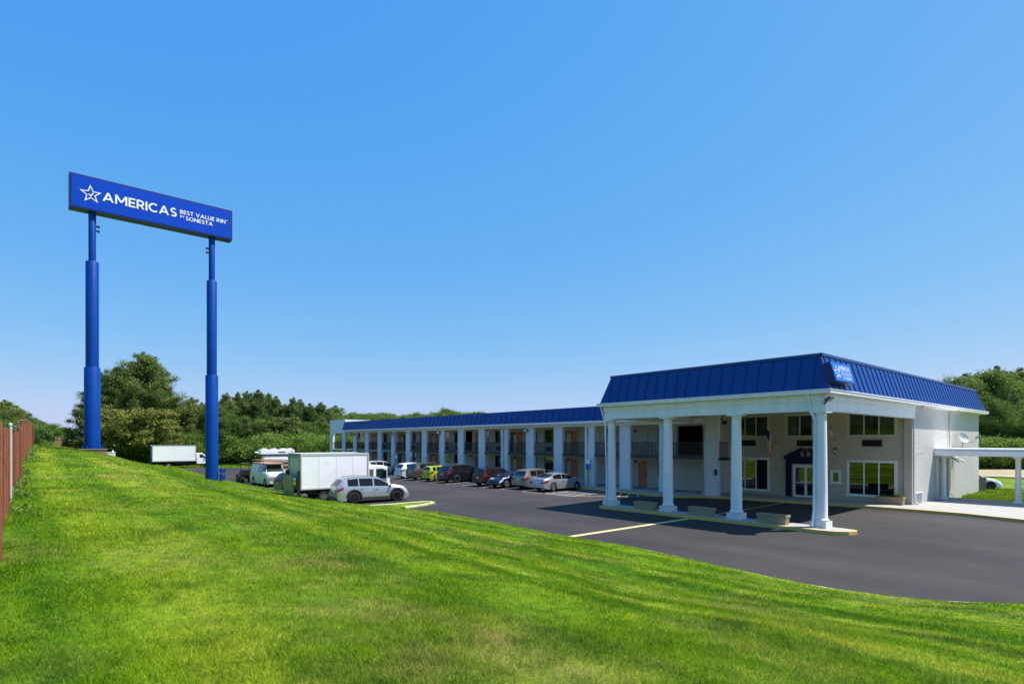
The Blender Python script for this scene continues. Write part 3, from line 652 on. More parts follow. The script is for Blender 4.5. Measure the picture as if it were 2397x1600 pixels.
# gutter, all round
def gutter(b, p0, p1, q0, q1):
    b.pb(p0, p1, q0, q1, 5.93, 6.10)
b = MB(); gutter(b, -.64, 12.64, -.64, -.50); gutter(b, -.64, -.50, -.5, 29.3); gutter(b, 12.5, 12.64, -.5, 29.3); gutter(b, -.5, 12.5, 29.1, 29.3)
b.pb(-.67, 12.67, -.67, -.64, 6.07, 6.12); b.pb(-.67, -.64, -.64, 29.3, 6.07, 6.12)
b.build('gutter', white, lob, bevel=.012)
# mansard core and standing seam panels
ZB, ZT, IN = 6.06, 7.70, .5
b = MB()
c0 = [(.47, -.47), (-12.47, -.47), (-12.47, 29.07), (.47, 29.07)]; c1 = [(0, 0), (-12, 0), (-12, 28.6), (0, 28.6)]
b.add([(x, y, ZB - .1) for x, y in c0] + [(x, y, ZT) for x, y in c1], [(3,2,1,0), (4,5,6,7), (0,1,5,4), (1,2,6,5), (2,3,7,6), (3,0,4,7)]); b.build('roof_core', roof_trim, lob, fixn=True)
b = MB()
for (x0, x1, y0, y1) in ((-12.07, .07, -.07, .06), (-.06, .07, -.07, 28.67), (-12.07, -11.94, .06, 28.67), (-12.0, 0, 28.6, 28.67)): b.box(x0, x1, y0, y1, ZT - .05, ZT + .08)
b.build('roof_cap', roof_trim, lob, bevel=.01)
def seam_panels(parent, B0, B1, T0, T1, w, f, name='roof_panel', rib=.035, share=None, m=roof_blue):
    """f(x, h, out) -> local point; x along the eave, h 0..1 up the slope"""
    n_ = max(1, round((B1-B0)/w)); w = (B1-B0)/n_; cache = {}
    for i in range(n_):
        a, c = B0 + i*w, B0 + (i+1)*w
        def hh(x):
            r = [1.0]
            if T0 > B0: r.append((x-B0)/(T0-B0))
            if T1 < B1: r.append((B1-x)/(B1-T1))
            return max(0, min(r))
        full = hh(a) >= 1 and hh(c) >= 1
        o_ = f(a, 0, 0) if full else None
        if full and 'm' in cache:
            o = bpy.data.objects.new(name, cache['m']); COL.objects.link(o); o.parent = parent; o.location = Vector(f(a, 0, 0)) - cache['o']; continue
        poly = [(a + .004, 0), (c - .004, 0), (c - .004, hh(c))]
        for T in (T1, T0):
            if a < T < c and hh(T) >= .999: poly.append((T, 1))
        poly.append((a + .004, hh(a)))
        poly = [q for k, q in enumerate(poly) if k == 0 or (abs(q[0]-poly[k-1][0]) + abs(q[1]-poly[k-1][1])) > 1e-4]
        b = MB(); k = len(poly)
        if k < 3: continue
        vs = [f(x, h, .012) for x, h in poly] + [f(x, h, -.005) for x, h in poly]
        fs = [tuple(range(k)), tuple(range(k, 2*k))[::-1]] + [(j, (j+1) % k, (j+1) % k + k, j + k) for j in range(k)]
        b.add(vs, fs)
        ha = hh(a) if a > B0 + .01 else 0
        hx = hh(a + .03)
        if hx > .05:
            b.add([f(a, 0, -.01), f(a+.028, 0, -.01), f(a+.028, 0, rib+.012), f(a, 0, rib+.012), f(a, hx, -.01), f(a+.028, hx, -.01), f(a+.028, hx, rib+.012), f(a, hx, rib+.012)],
                  [(0,1,2,3), (7,6,5,4), (0,4,5,1), (1,5,6,2), (2,6,7,3), (3,7,4,0)])
        o = b.build(name, m, parent, fixn=True)
        if full: cache['m'] = o.data; cache['o'] = Vector(f(a, 0, 0))
sl_ = math.hypot(IN, ZT - ZB); nz_, no_ = IN/sl_, (ZT-ZB)/sl_
seam_panels(lob, -.5, 12.5, 0, 12, .65, lambda x, h, e: (-x, -.5 + IN*h - no_*e, ZB + (ZT-ZB)*h + nz_*e))
seam_panels(lob, -.5, 29.1, 0, 28.6, .64, lambda x, h, e: (.5 - IN*h + no_*e, x, ZB + (ZT-ZB)*h + nz_*e))
b = MB(); b.tube([(-12.5, -.5, ZB), (-12, 0, ZT)], .03, 6); b.tube([(.5, -.5, ZB), (0, 0, ZT)], .035, 6); b.build('hip_cap', roof_trim, lob)

# columns
col_sh = MB(); col_sh.lathe([(.285, .39), (.272, .46), (.265, 1.7), (.245, 3.6), (.225, 4.88), (.225, 4.93)], 28)
m_sh = col_sh.mesh('shaft', white, 40)
cb = MB(); cb.lathe([(.32, .297), (.335, .33), (.32, .37), (.285, .40)], 28); m_cb = cb.mesh('base_ring', white, 50)
cp = MB(); cp.lathe([(.235, 4.93), (.26, 4.95), (.235, 4.98), (.24, 5.04), (.31, 5.10)], 28); cp.box(-.35, .35, -.35, .35, 5.10, 5.168); m_cp = cp.mesh('capital', white, 50)
br = MB()
bxs = []
for k in range(3):
    zz = .003 + k*.098
    n2 = 3
    for i in range(n2):
        for jj in range(n2):
            if i in (0, n2-1) or jj in (0, n2-1): bxs.append((i, jj, zz))
bm1 = MB().box(-.1105, .1105, -.1105, .1105, 0, .086).mesh('brick', white)
core = MB(); core.box(-.33, .33, -.33, .33, 0, .296); m_core = core.mesh('plinth', mat('grey_mortar', (.22, .23, .25), .8))
for p in (0, 4, 8, 12):
    c = bpy.data.objects.new('column', m_sh); COL.objects.link(c); c.parent = lob; c.location = (-p, 0, 0)
    for nm, mm in (('base_ring', m_cb), ('capital', m_cp), ('plinth', m_core)): inst(nm, mm, c)
    for (i, jj, zz) in bxs: inst('brick', bm1, c, ((i-1)*.236, (jj-1)*.236, zz))
# downspouts
def spout(parent, pts, name='downspout', m=white, r=.045):
    b = MB(); b.tube(pts, r, 8); return b.build(name, m, parent, smooth=60)
spout(lob, [(-.36, -.57, 6.0), (-.36, -.42, 5.75), (-.30, -.38, 5.2), (-.17, -.30, 4.85), (-.17, -.32, .75), (-.17, -.42, .42), (-.17, -.56, .08)], r=.058)
spout(lob, [(-12.40, -.57, 6.0), (-12.44, -.42, 5.75), (-12.25, -.30, 4.85), (-12.12, -.31, .9), (-12.15, -.42, .45), (-12.18, -.56, .08)], r=.055)
gsp = mat('grey_spout', (.5, .51, .53), .5)
spout(lob, [(.57, LQ + .6, 6.0), (.5, LQ + .6, 5.86), (.22, LQ, 5.72), (.22, LQ - .05, 5.6), (.22, LQ - .05, .35), (.24, LQ + .1, .22), (.3, LQ + .6, .18)], m=gsp)
spout(lob, [(.57, 21.3, 6.0), (.5, 21.3, 5.86), (.24, 20.2, 5.72), (.22, 20.1, 5.55), (.22, 20.1, .5), (.3, 20.2, .3), (.35, 20.7, .2)], m=gsp)
# windows
def window(parent, p0, p1, z0, z1, q, npane, frame_m, glass, cur=None, head=True, sill=True, dep=.10, fw=.07, name='window'):
    f = MB(); f.pb(p0, p0+fw, q-.03, q+dep, z0, z1); f.pb(p1-fw, p1, q-.03, q+dep, z0, z1); f.pb(p0+fw, p1-fw, q-.03, q+dep, z0, z0+fw); f.pb(p0+fw, p1-fw, q-.03, q+dep, z1-fw, z1)
    iw = (p1-p0-2*fw)/npane; 
    for k in range(1, npane): x = p0 + fw + k*iw; f.pb(x-.035, x+.035, q-.01, q+dep-.02, z0+fw, z1-fw)
    o = f.build(name, frame_m, parent, bevel=.005)
    for k in range(npane):
        a = p0 + fw + k*iw + (.035 if k else 0); c_ = p0 + fw + (k+1)*iw - (.035 if k < npane-1 else 0)
        MB().pb(a, c_, q+.03, q+.036, z0+fw, z1-fw).build('pane', glass, o)
    if head:
        t = MB(); e = .09
        t.pb(p0-e, p0-.002, q-.035, q+.001, z0, z1+e); t.pb(p1+.002, p1+e, q-.035, q+.001, z0, z1+e); t.pb(p0-.002, p1+.002, q-.035, q+.001, z1+.002, z1+e); t.build('frame', frame_m, o, bevel=.005)
    if sill: MB().pb(p0-.15, p1+.15, q-.09, q+.001, z0-.09, z0-.002).build('sill', frame_m, o, bevel=.01)
    if cur:
        for (a, c_) in cur:
            b = MB(); k = 40; vs = []
            for i in range(k+1):
                x = a + (c_-a)*i/k; y = q + .2 + .03*math.sin(i*1.7) + .01*math.sin(i*.6)
                vs += [(-x, y, z0+.05), (-x, y, z1-.02)]
            b.add(vs, [(2*i, 2*i+1, 2*i+3, 2*i+2) for i in range(k)]); b.build('curtain', curtain_m, o, smooth=80)
    return o
up_m = mat('cream_window_frame', (.64, .60, .50), .5)
window(lob, *wins[0], LQ, 3, white, glass_lobby)
window(lob, *wins[1], LQ, 3, white, glass_lobby)
window(lob, *wins[2], LQ, 3, up_m, glass_up, [(.75, 1.6), (2.5, 3.25), (1.95, 2.15)])
window(lob, *wins[3], LQ, 3, up_m, glass_up, [(6.6, 7.1), (4.65, 5.2)])
window(lob, *wins[4], LQ, 3, up_m, glass_up, [(8.45, 9.2), (9.4, 10.1), (10.5, 10.95)])
window(lob, 3.80, 4.26, 1.22, 1.92, LQ, 1, white, glass_lobby, fw=.06)
for p in (1.42, 5.38, 9.31):
    g_ = MB(); g_.pb(p, p+1.08, LQ-.03, LQ-.002, 3.53, 3.93); o = g_.build('air_conditioner_grille', dark, lob)
    s_ = MB()
    for k in range(9): s_.pb(p+.03, p+1.05, LQ-.045, LQ-.031, 3.56 + k*.04, 3.575 + k*.04)
    s_.build('louvre', black, o)
# entrance door with navy surround and swan neck pediment
en = MB(); en.pb(6.80, 7.15, LQ-.14, LQ-.002, .05, 2.66); en.pb(4.62, 4.97, LQ-.14, LQ-.002, .05, 2.66); en.pb(4.97, 6.80, LQ-.14, LQ-.002, 2.36, 2.66)
en.pb(4.52, 7.25, LQ-.24, LQ-.002, 2.66, 2.76)
ent = en.build('entrance_surround', navy, lob, bevel=.01)
pd = MB()
def ped(sgn):
    pts = [(1.37, 0), (1.37, .08), (.28, .66), (.18, .62), (.16, .50), (.30, .38), (.38, .22), (.30, .08), (.16, .0)]
    return [(sgn*x - 5.885, z + 2.762) for x, z in pts]
pd.prism_xz(ped(1), LQ-.16, LQ-.003); pd.prism_xz(ped(-1), LQ-.16, LQ-.003)
pd.lathe([(.03, .0), (.09, .06), (.05, .16), (.10, .30), (.11, .38), (.05, .52), (.015, .68)], 14, (-5.885, LQ-.08, 2.762))
pd.pb(5.70, 6.07, LQ-.12, LQ-.03, 2.762, 2.83)
pd.build('pediment', navy, ent, fixn=True)
df = MB(); df.pb(5.06, 6.71, LQ-.04, LQ+.06, 2.21, 2.299); df.pb(5.06, 5.13, LQ-.04, LQ+.06, .12, 2.21); df.pb(6.64, 6.71, LQ-.04, LQ+.06, .12, 2.21)
dfo = df.build('door_frame', white, lob, bevel=.005)
for a, c_ in ((5.135, 5.875), (5.885, 6.635)):
    d_ = MB(); d_.pb(a, a+.07, LQ-.02, LQ+.03, .13, 2.2); d_.pb(c_-.07, c_, LQ-.02, LQ+.03, .13, 2.2); d_.pb(a+.07, c_-.07, LQ-.02, LQ+.03, .13, .26); d_.pb(a+.07, c_-.07, LQ-.02, LQ+.03, 2.1, 2.2); d_.pb(a+.07, c_-.07, LQ-.03, LQ+.02, 1.08, 1.12)
    do = d_.build('glass_door', white, lob)
    MB().pb(a+.07, c_-.07, LQ+.0305, LQ+.035, .26, 2.1).build('pane', glass_lobby, do)
b = MB(); b.box(.152, .19, 13.0, 14.27, .25, .80); vo = b.build('crawl_space_vent', white, lob)
b = MB(); 
for k in range(10): b.box(.19, .20, 13.07, 14.2, .29 + k*.049, .315 + k*.049)
b.build('vent_slat', mgrey, vo)
b = MB(); b.box(.152, .17, 18.2, 19.1, .14, 2.2); do = b.build('side_door', mat('brown_door', (.13, .09, .07), .6), lob)
b = MB(); b.box(.152, .19, 18.05, 18.19, .14, 2.3); b.box(.152, .19, 19.11, 19.25, .14, 2.3); b.box(.152, .19, 18.05, 19.25, 2.302, 2.42); b.build('frame', white, do)
MB().box(.152, .32, 19.5, 20.0, .14, 2.9).build('pier', trimc, lob); MB().box(.152, .28, 17.2, 17.4, .14, 2.9).build('pier', trimc, lob)
b = MB(); b.tube([(.15, 13.25, 3.07), (.45, 13.3, 3.12), (.7, 13.5, 3.05)], .02, 6); b.build('wall_bracket', galv, lob)
for q_ in (20.7, 21.8): MB().tube([(.15, q_, 2.75), (.30, q_, 2.70), (.62, q_ + .1, 2.45)], .06, 8).build('pipe', white, lob)
# roof sign
sg = MB()
def on_slope(x, y_, d): pass
def sp(q, t, e):   # q along, t up the slope (0..1 from z 6.33 to 7.2), e outwards
    z = 6.33 + .87*t; x = .5 - IN*(z - ZB)/(ZT - ZB) + no_*e; return (x, q, z + nz_*e)
rs = thing('roof_sign', 'small bright blue box sign with white star fixed on the mansard roof corner', 'sign', (OX, OY, 0))
vs = [sp(-.45, 0, .02), sp(1.68, 0, .02), sp(1.68, 1, .02), sp(-.45, 1, .02), sp(-.45, 0, .40), sp(1.68, 0, .40), sp(1.68, 1, .40), sp(-.45, 1, .40)]
sg.add(vs, [(3,2,1,0), (4,5,6,7), (0,1,5,4), (1,2,6,5), (2,3,7,6), (3,0,4,7)]); sg.build('cabinet', sign_edge, rs, fixn=True, bevel=.015)
sg = MB(); e0, e1 = .401, .415
vs = [sp(-.42, .03, e0), sp(1.65, .03, e0), sp(1.65, .97, e0), sp(-.42, .97, e0), sp(-.42, .03, e1), sp(1.65, .03, e1), sp(1.65, .97, e1), sp(-.42, .97, e1)]
sg.add(vs, [(3,2,1,0), (4,5,6,7), (0,1,5,4), (1,2,6,5), (2,3,7,6), (3,0,4,7)]); sg.build('face_panel', sign_blue_l, rs, fixn=True)
def on_rs(me):
    c = np.zeros(len(me.vertices)*3); me.vertices.foreach_get('co', c); c = c.reshape(-1, 3)
    n_ = np.array([sp(v[0], v[2], .418 - v[1]) for v in c]); me.vertices.foreach_set('co', n_.ravel()); me.update()
place_text('AMERICAS', rs, .22, 1.55, .62, .22, 0, .03, xf=on_rs, depth=.012, T_=.06)
place_text('BEST VALUE INN', rs, .42, 1.46, .39, .12, 0, .02, xf=on_rs, depth=.012, T_=.05)
place_text('BY SONESTA', rs, .50, 1.44, .14, .13, 0, .03, xf=on_rs, depth=.012, T_=.06)
b = MB(); b.box(.30, 1.53, 0, .01, .56, .57); b.box(.34, 1.53, 0, .01, .33, .34); b.box(1.52, 1.53, 0, .01, .34, .56); b.v = [sp(v[0], v[2], .425 - v[1]) for v in b.v]; b.build('border_line', letter, rs, fixn=True)
b = star_outline(-.12, 0, .33, .032, 0, .012, rot=-.1); b.v = [sp(v[0]*1.0 + .08, v[2]/.87*1.0 + .46, .43 - v[1]) for v in b.v]; b.build('star_emblem', letter, rs, fixn=True)

# floodlight, lantern, dome lamp, flags, planters, dish
fl_ = thing('floodlight', 'black floodlight on the white porch corner under the eave', 'lamp', (*W(-.37, -.40, 5.5).xy, 5.5))
b = MB(); b.tube([(-.1, .05, 0), (.02, -.05, .03), (.08, -.1, .1)], .035, 8); b.build('arm', black, fl_)
b = MB(); b.box(-.05, .28, -.12, .12, -.06, .06); o = b.build('lamp_head', black, fl_, bevel=.015); o.location = (.1, -.1, .12); o.rotation_euler = (0, R(-28), R(-25))
b = MB(); b.box(-.02, .25, -.1, .1, -.068, -.06); g_ = b.build('lens', hlamp, o)
la = thing('wall_lantern', 'small black wall lantern beside the small window under the porch', 'lamp', (*W(4.02, LQ, 3.05).xy, 3.05))
b = MB(); b.lathe([(.03, 0), (.06, .05), (.03, .07)], 8, (0, -.14, 0)); b.lathe([(.12, .28), (.12, .33), (.02, .38)], 8, (0, -.14, 0)); b.box(-.03, .03, -.14, -.003, .30, .34); b.build('housing', black, la)
b = MB(); b.lathe([(.055, .07), (.09, .28)], 8, (0, -.14, 0)); b.build('glass', hlamp, la)
dl = thing('porch_camera', 'small dark dome camera under the driveway porch beside the second column capital', 'camera', (*W(10.9, 11.1, 5.2).xy, 5.2))
b = MB(); b.lathe([(.02, -.2), (.12, -.14), (.16, 0), (.16, .08), (.05, .12)], 12); b.box(-.05, .05, 0, .35, .02, .1); b.build('dome', black, dl, smooth=40)
def flag(name, label, base, tip, furl):
    t = thing('flag', label, 'flag', base, 0)
    d = Vector(tip) - Vector(base)
    b = MB(); b.tube([(0, 0, 0), d], .015, 8); b.lathe([(.0, -.03), (.03, 0), (0, .03)], 8, d, cap=False); b.build('staff', wood, t)
    b = MB(); nu, nv = 26, 13; vs = []
    L_, Wd = 1.45, .95
    h = d.normalized()
    for i in range(nu+1):
        for j in range(nv+1):
            u_, v_ = i/nu, j/nv
            s_ = Vector(d) - h*(v_*Wd)                          # attached along the staff
            if furl: sag = Vector((.05*math.sin(v_*9 + u_*2), .05*math.cos(v_*7), -.10*u_ - .0)); drop = -u_*.42
            else: sag = Vector((.07*math.sin(v_*10 + u_*3)*u_, .09*math.sin(v_*8 + 1)*u_, 0)); drop = -u_*L_
            gather = (d - h*.35 - s_)*(u_*(.55 if not furl else .12)); gather.z *= .3
            vs.append(s_ + sag + gather + Vector((0, 0, drop)))
    fs = []; mi = []
    for i in range(nu):
        for j in range(nv):
            o = i*(nv+1) + j; fs.append((o, o+1, o+nv+2, o+nv+1)); mi.append(2 if (i < nu*.4 and j < 7) else (j % 2))
    b.v = [tuple(v) for v in vs]; b.f = fs; b.m = mi
    b.build('cloth', [mat('flag_red', (.50, .008, .015), .8), mat('flag_white', (.75, .73, .70), .8), mat('flag_blue', (.008, .012, .10), .8)], t, smooth=80)
flag('flag', 'american flag hanging open on the porch wall, left of the navy entrance', W(7.76, LQ, 3.8), W(7.98, 11.3, 4.75), False)
flag('flag', 'american flag wrapped around its staff, right of the navy entrance', W(4.05, LQ, 3.85), W(3.93, 11.3, 4.94), True)

def planter(p, q, L_, rot, label, z, plants=False):
    L_ *= .9
    t = thing('planter', label, 'planter', (*W(p, q).xy, z), TH + rot, 'concrete planters by the lobby')
    hw, hh, ww = L_/2, .44, .22
    b = MB()
    def ringp(x, y, z_): return [(-x, -y, z_), (x, -y, z_), (x, y, z_), (-x, y, z_)]
    v = ringp(hw-.04, ww-.03, 0) + ringp(hw, ww, hh) + ringp(hw-.07, ww-.07, hh) + ringp(hw-.08, ww-.08, hh-.1)
    fs = [(3,2,1,0)] + [(k*4+i, k*4+(i+1) % 4, (k+1)*4+(i+1) % 4, (k+1)*4+i) for k in range(3) for i in range(4)]
    b.add(v, fs); b.build('trough', aggr, t, bevel=.015)
    r_ = MB(); 
    r_.box(-hw-.015, hw+.015, -ww-.015, -ww+.008, hh-.09, hh+.005); r_.box(-hw-.015, hw+.015, ww-.008, ww+.015, hh-.09, hh+.005)
    r_.box(-hw-.015, -hw+.008, -ww+.008, ww-.008, hh-.09, hh+.005); r_.box(hw-.008, hw+.015, -ww+.008, ww-.008, hh-.09, hh+.005); r_.build('rim', aggr, t)
    MB().box(-hw+.07, hw-.07, -ww+.07, ww-.07, hh-.12, hh-.07).build('soil', mat('potting_soil', (.05, .035, .025), 1, bump=.8), t)
    if plants:
        for (x0, m_, nn) in ((-.35, leaf_dark, 260), (.12, leaf_dark, 200), (.30, leaf_bright, 420)):
            co = np.zeros((nn, 3, 3)); c = np.stack([RNG.normal(x0, .14, nn), RNG.normal(0, .07, nn), hh - .05 + np.abs(RNG.normal(0, .08, nn))], -1)
            for k in range(3): co[:, k] = c + RNG.normal(0, .028, (nn, 3))
            o = bpy.data.objects.new('plants', tri_mesh('plants', co, m_)); COL.objects.link(o); o.parent = t
    return t
leaf_dark = leaf_mat('dark_leaf', (.02, .05, .012), (.045, .09, .02), (.09, .14, .035))
leaf_bright = leaf_mat('bright_leaf', (.06, .16, .02), (.12, .26, .03), (.25, .36, .08))
planter(9.2, -.45, 1.45, 0, 'empty concrete planter between the first and second porch columns from the parked cars', 0)
planter(5.65, -.45, 1.5, 0, 'empty concrete planter between the two middle porch columns', 0)
planter(1.95, -.45, 1.55, 0, 'empty concrete planter next to the corner column with the downspout', 0)
planter(.75, 11.75, 1.55, 0, 'concrete planter with green plants beneath the large lobby window at the wall corner', .15, True)

# covered walkway
cw = thing('covered_walkway', 'white flat roofed covered walkway on square columns beside the lobby side wall', 'walkway', (OX, OY, 0))
b = MB(); b.box(.17, 26, 16.85, 20.9, 3.18, 3.32); b.box(.17, 26, 16.8, 17.0, 2.94, 3.18); b.box(.17, 26, 20.75, 20.95, 2.94, 3.18); b.box(.16, 26, 16.74, 16.9, 3.10, 3.24); b.build('roof', white, cw, bevel=.015)
b = MB(); b.box(.165, 26, 16.78, 20.98, 3.322, 3.40); b.build('roof_membrane', mat('white_membrane', (.82, .82, .82), .6), cw, bevel=.03)
b = MB(); b.box(.4, 25.8, 17.0, 20.75, 2.98, 3.0); b.build('ceiling', soffit_m, cw)
for x in (.42, 4.05, 7.7, 11.3):
    for q in (17.9, 20.3):
        if q > 20 and x < 1: continue
        c = MB(); c.lathe([(.15, .28), (.145, 1.5), (.13, 2.8)], 20, (x, q, 0)) if q < 20 else c.box(x-.05, x+.62, q-.1, q+.35, .14, 2.935)
        o = c.build('column', white, cw, smooth=40)
        if q < 20:
            MB().box(x-.2, x+.2, q-.2, q+.2, 2.8, 2.935).build('capital', white, o); MB().box(x-.2, x+.2, q-.2, q+.2, .145, .28).build('plinth', white, o)
MB().box(.1, 40, 17.0, 19.6, .146, .150).build('walkway_floor', conc, cw)
dh = thing('satellite_dish', 'grey satellite dish on a mast above the covered walkway roof', 'satellite dish', (*W(-.56, 21.9, 3.40).xy, 3.40), 0)
b = MB(); b.tube([(0, 0, 0), (0, 0, .3), (.02, 0, .5)], .025, 8); b.tube([(0, 0, .02), (-.5, .3, .02)], .02, 6); b.build('mast', mgrey, dh)
b = MB(); b.lathe([(.002, 0), (.12, .012), (.25, .05), (.36, .11), (.38, .13), (.385, .12), (.25, .035), (.002, -.015)], 28, (0, 0, 0), cap=False); o = b.build('reflector', mat('dish_grey', (.5, .5, .5), .5), dh, smooth=40); o.location = (-.02, 0, .64); o.rotation_euler = Vector((.16, -.90, .42)).to_track_quat('Z', 'Y').to_euler()
b = MB(); b.tube([(.02, -.05, .32), (.30, -.42, .38), (.52, -.72, .72)], .018, 6); o = b.build('feed_arm', mgrey, dh)
b = MB(); b.box(-.16, .16, -.05, .05, -.05, .05); o2 = b.build('receiver', mgrey, dh, bevel=.01); o2.location = (.48, -.68, .76); o2.rotation_euler = (0, R(-28), R(-15))

# ------------------------------------------------------------------ guest room wing
wing = thing('motel_wing', 'long two storey guest room wing with white piers and blue metal roof', 'building', (OX, OY, 0))
PQ0, BQ = 8.7, 11.2
PK = [10.56 + 3.69*k for k in range(17)] + [73.95]
pier = MB(); pier.box(-.53, .53, 0, .30, .1, 5.12); pm = pier.mesh('pier', white_brick)
for k, p in enumerate(PK):
    if k == 0: MB().box(-.53, .53, 0, .3, .1, 5.84).build('pier', white_brick, wing, loc=(-p, PQ0, 0)); continue
    inst('pier', pm, wing, (-p, PQ0, 0))
b = MB(); b.pb(11.1, 69.1, PQ0 + .01, PQ0 + .29, 5.12, 5.50); b.build('lintel', white, wing)
b = MB(); b.pb(11.1, 69.1, PQ0 - .45, PQ0 + .3, 5.44, 5.495); b.build('soffit', white, wing)
b = MB(); b.pb(12.7, 69.1, PQ0 - .60, PQ0 - .46, 5.36, 5.52); b.build('gutter', white, wing, bevel=.01)
b = MB(); b.pb(12.75, 69.1, PQ0 - .1, 24, 5.5, 6.62); b.build('roof_core', roof_trim, wing)
b = MB(); b.pb(12.75, 69.1, PQ0 - .14, PQ0 + .05, 6.62, 6.72); b.pb(12.75, 69.1, PQ0 + .05, 24, 6.62, 6.66); b.build('roof_cap', roof_trim, wing)
ws_ = math.hypot(.36, 1.12)
seam_panels(wing, 12.75, 69.05, 12.75, 69.05, .8, lambda x, h, e: (-x, 8.22 + .36*h - 1.12/ws_*e, 5.52 + 1.12*h + .36/ws_*e), rib=.03)
b = MB(); b.add([(-69.06, 8.22, 5.5), (-69.06, 8.75, 5.5), (-69.06, 8.75, 6.64), (-69.06, 8.58, 6.64), (-69.09, 8.22, 5.5), (-69.09, 8.75, 5.5), (-69.09, 8.75, 6.64), (-69.09, 8.58, 6.64)], [(0,1,2,3), (7,6,5,4), (0,3,7,4)]); b.build('roof_end', roof_trim, wing, fixn=True)
b = MB(); b.pb(69.12, 74.48, PQ0 + .005, PQ0 + .295, 5.121, 7.1); b.pb(69.12, 69.35, PQ0 + .3, 24, 5.5, 7.08); b.build('end_parapet', white, wing)
# floor slabs, walls
b = MB(); b.pb(10.0, 74.4, PQ0 + .02, BQ - .001, 2.58, 2.74); b.build('balcony_slab', mat('slab_grey', (.33, .33, .33), .8), wing)
b = MB(); b.pb(10.0, 74.3, PQ0 + .3, BQ - .001, .13, .17); b.build('walkway_floor', conc, wing)
b = MB(); b.pb(12.4, 69.2, PQ0 + .3, 11.2, 5.3, 5.36); b.pb(11.05, 12.4, PQ0 + .3, 11.2, 5.3, 5.36); b.build('walkway_ceiling', soffit_m, wing)
doors = []; winl = []
for n_ in range(7):
    c = 18.8 + 7.6*n_
    if n_ == 3: doors += [(39.9, 40.75)]
    else: doors += [(c - 1.12, c - .26), (c + .25, c + 1.08)]
for n_ in range(-1, 7):
    c = 22.57 + 7.6*n_
    for a, d in ((c + .46, c + 1.75), (c - 1.75, c - .46)):
        if a > 15.4 and d < 69: winl.append((a, d))
winl.append((68.0, 68.9))
hl = []
for a, d in winl: hl += [(a, d, 1.10, 2.42), (a, d, 3.72, 5.0)]
for a, d in doors: hl += [(a, d, .17, 2.25), (a, d, 2.75, 4.84)]
hl += [(12.7, 14.9, 2.75, 5.02), (41.4, 43.3, 2.75, 5.02), (11.45, 11.9, .17, 2.3), (11.45, 11.9, 2.75, 4.85)]
b = MB(); holes_wall(b, 11.2, 69.3, .1, 5.3, hl, lambda a, c, d, e: b.pb(a, c, BQ, BQ+.2, d, e)); b.build('front_wall', beige, wing)
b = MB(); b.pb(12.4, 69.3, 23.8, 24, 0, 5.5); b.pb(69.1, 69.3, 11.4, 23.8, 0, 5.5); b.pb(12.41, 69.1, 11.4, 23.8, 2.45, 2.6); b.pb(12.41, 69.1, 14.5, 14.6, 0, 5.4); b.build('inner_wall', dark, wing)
dm = MB(); dm.box(-.42, .42, -.02, .02, 0, 2.06); m_do = dm.mesh('door', door_or); dm2 = MB(); dm2.box(-.42, .42, -.02, .02, 0, 2.06); m_db = dm2.mesh('door', door_br)
dm3 = MB(); dm3.box(-.42, .42, -.02, .02, 0, 2.06); m_dw = dm3.mesh('door', door_wh); dm4 = MB(); dm4.box(-.42, .42, -.02, .02, 0, 2.06); m_dk = dm4.mesh('door', mat('dark_brown_door', (.05, .02, .012), .6))
hm = MB(); hm.box(.30, .36, -.06, -.021, .95, 1.12); m_h = hm.mesh('handle', black)
nm_ = MB(); nm_.lathe([(.07, 0), (.07, .008)], 10, (0, -.03, 1.62), axis='y'); m_n = nm_.mesh('number_plate', trimc)
fm = MB(); fm.box(-.50, -.43, -.05, .02, 0, 2.13); fm.box(.43, .50, -.05, .02, 0, 2.13); fm.box(-.43, .43, -.05, .02, 2.065, 2.13); m_f = fm.mesh('door_frame', trimc)
for i, (a, d) in enumerate(sorted(doors)):
    for lev, z in ((0, .17), (1, 2.75)):
        me_ = m_do if lev else m_db
        if (i, lev) == (0, 1): me_ = m_dw
        if (i, lev) in ((5, 1), (9, 1), (10, 0)): me_ = m_dk
        if (i, lev) in ((4, 0), (6, 0), (7, 0)): me_ = m_do
        o = inst('door', me_, wing, (-(a+d)/2, BQ - .005, z)); inst('handle', m_h, o); inst('number_plate', m_n, o); inst('door_frame', m_f, o)
    if i % 2 == 0:
        for z in (2.28, 4.80):
            pass
wallw = mat('dark_fixture', (.03, .03, .03), .5)
for n_ in range(7):
    c = 18.8 + 7.6*n_
    for z in (2.30, 4.78): MB().pb(c - .1, c + .1, BQ - .16, BQ - .002, z - .15, z).build('wall_light', wallw, wing, bevel=.02)
for i, (a, d) in enumerate(sorted(winl)):
    for lev, (z0, z1) in ((0, (1.10, 2.42)), (1, (3.72, 5.0))):
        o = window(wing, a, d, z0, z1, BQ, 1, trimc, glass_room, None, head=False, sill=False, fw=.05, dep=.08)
        cu = MB(); k = 14; vs = []
        s0 = a + .05 + (.3 if (i*2+lev) % 3 == 0 else 0); s1 = d - .05 - (.25 if (i+lev) % 4 == 1 else 0)
        for j in range(k+1):
            x = s0 + (s1-s0)*j/k; vs += [(-x, BQ + .14 + .02*math.sin(j*2.1), z0), (-x, BQ + .14 + .02*math.sin(j*2.1), z1)]
        cu.add(vs, [(2*j, 2*j+1, 2*j+3, 2*j+2) for j in range(k)]); cu.build('curtain', curtain_t if (i+lev) % 3 else curtain_m, o, smooth=80)
        zz = 2.93 if lev else .35
        g_ = MB(); x = (a+d)/2 - .38; g_.pb(x, x+.76, BQ-.04, BQ-.002, zz, zz+.40); g_.build('air_conditioner_grille', dark, wing)
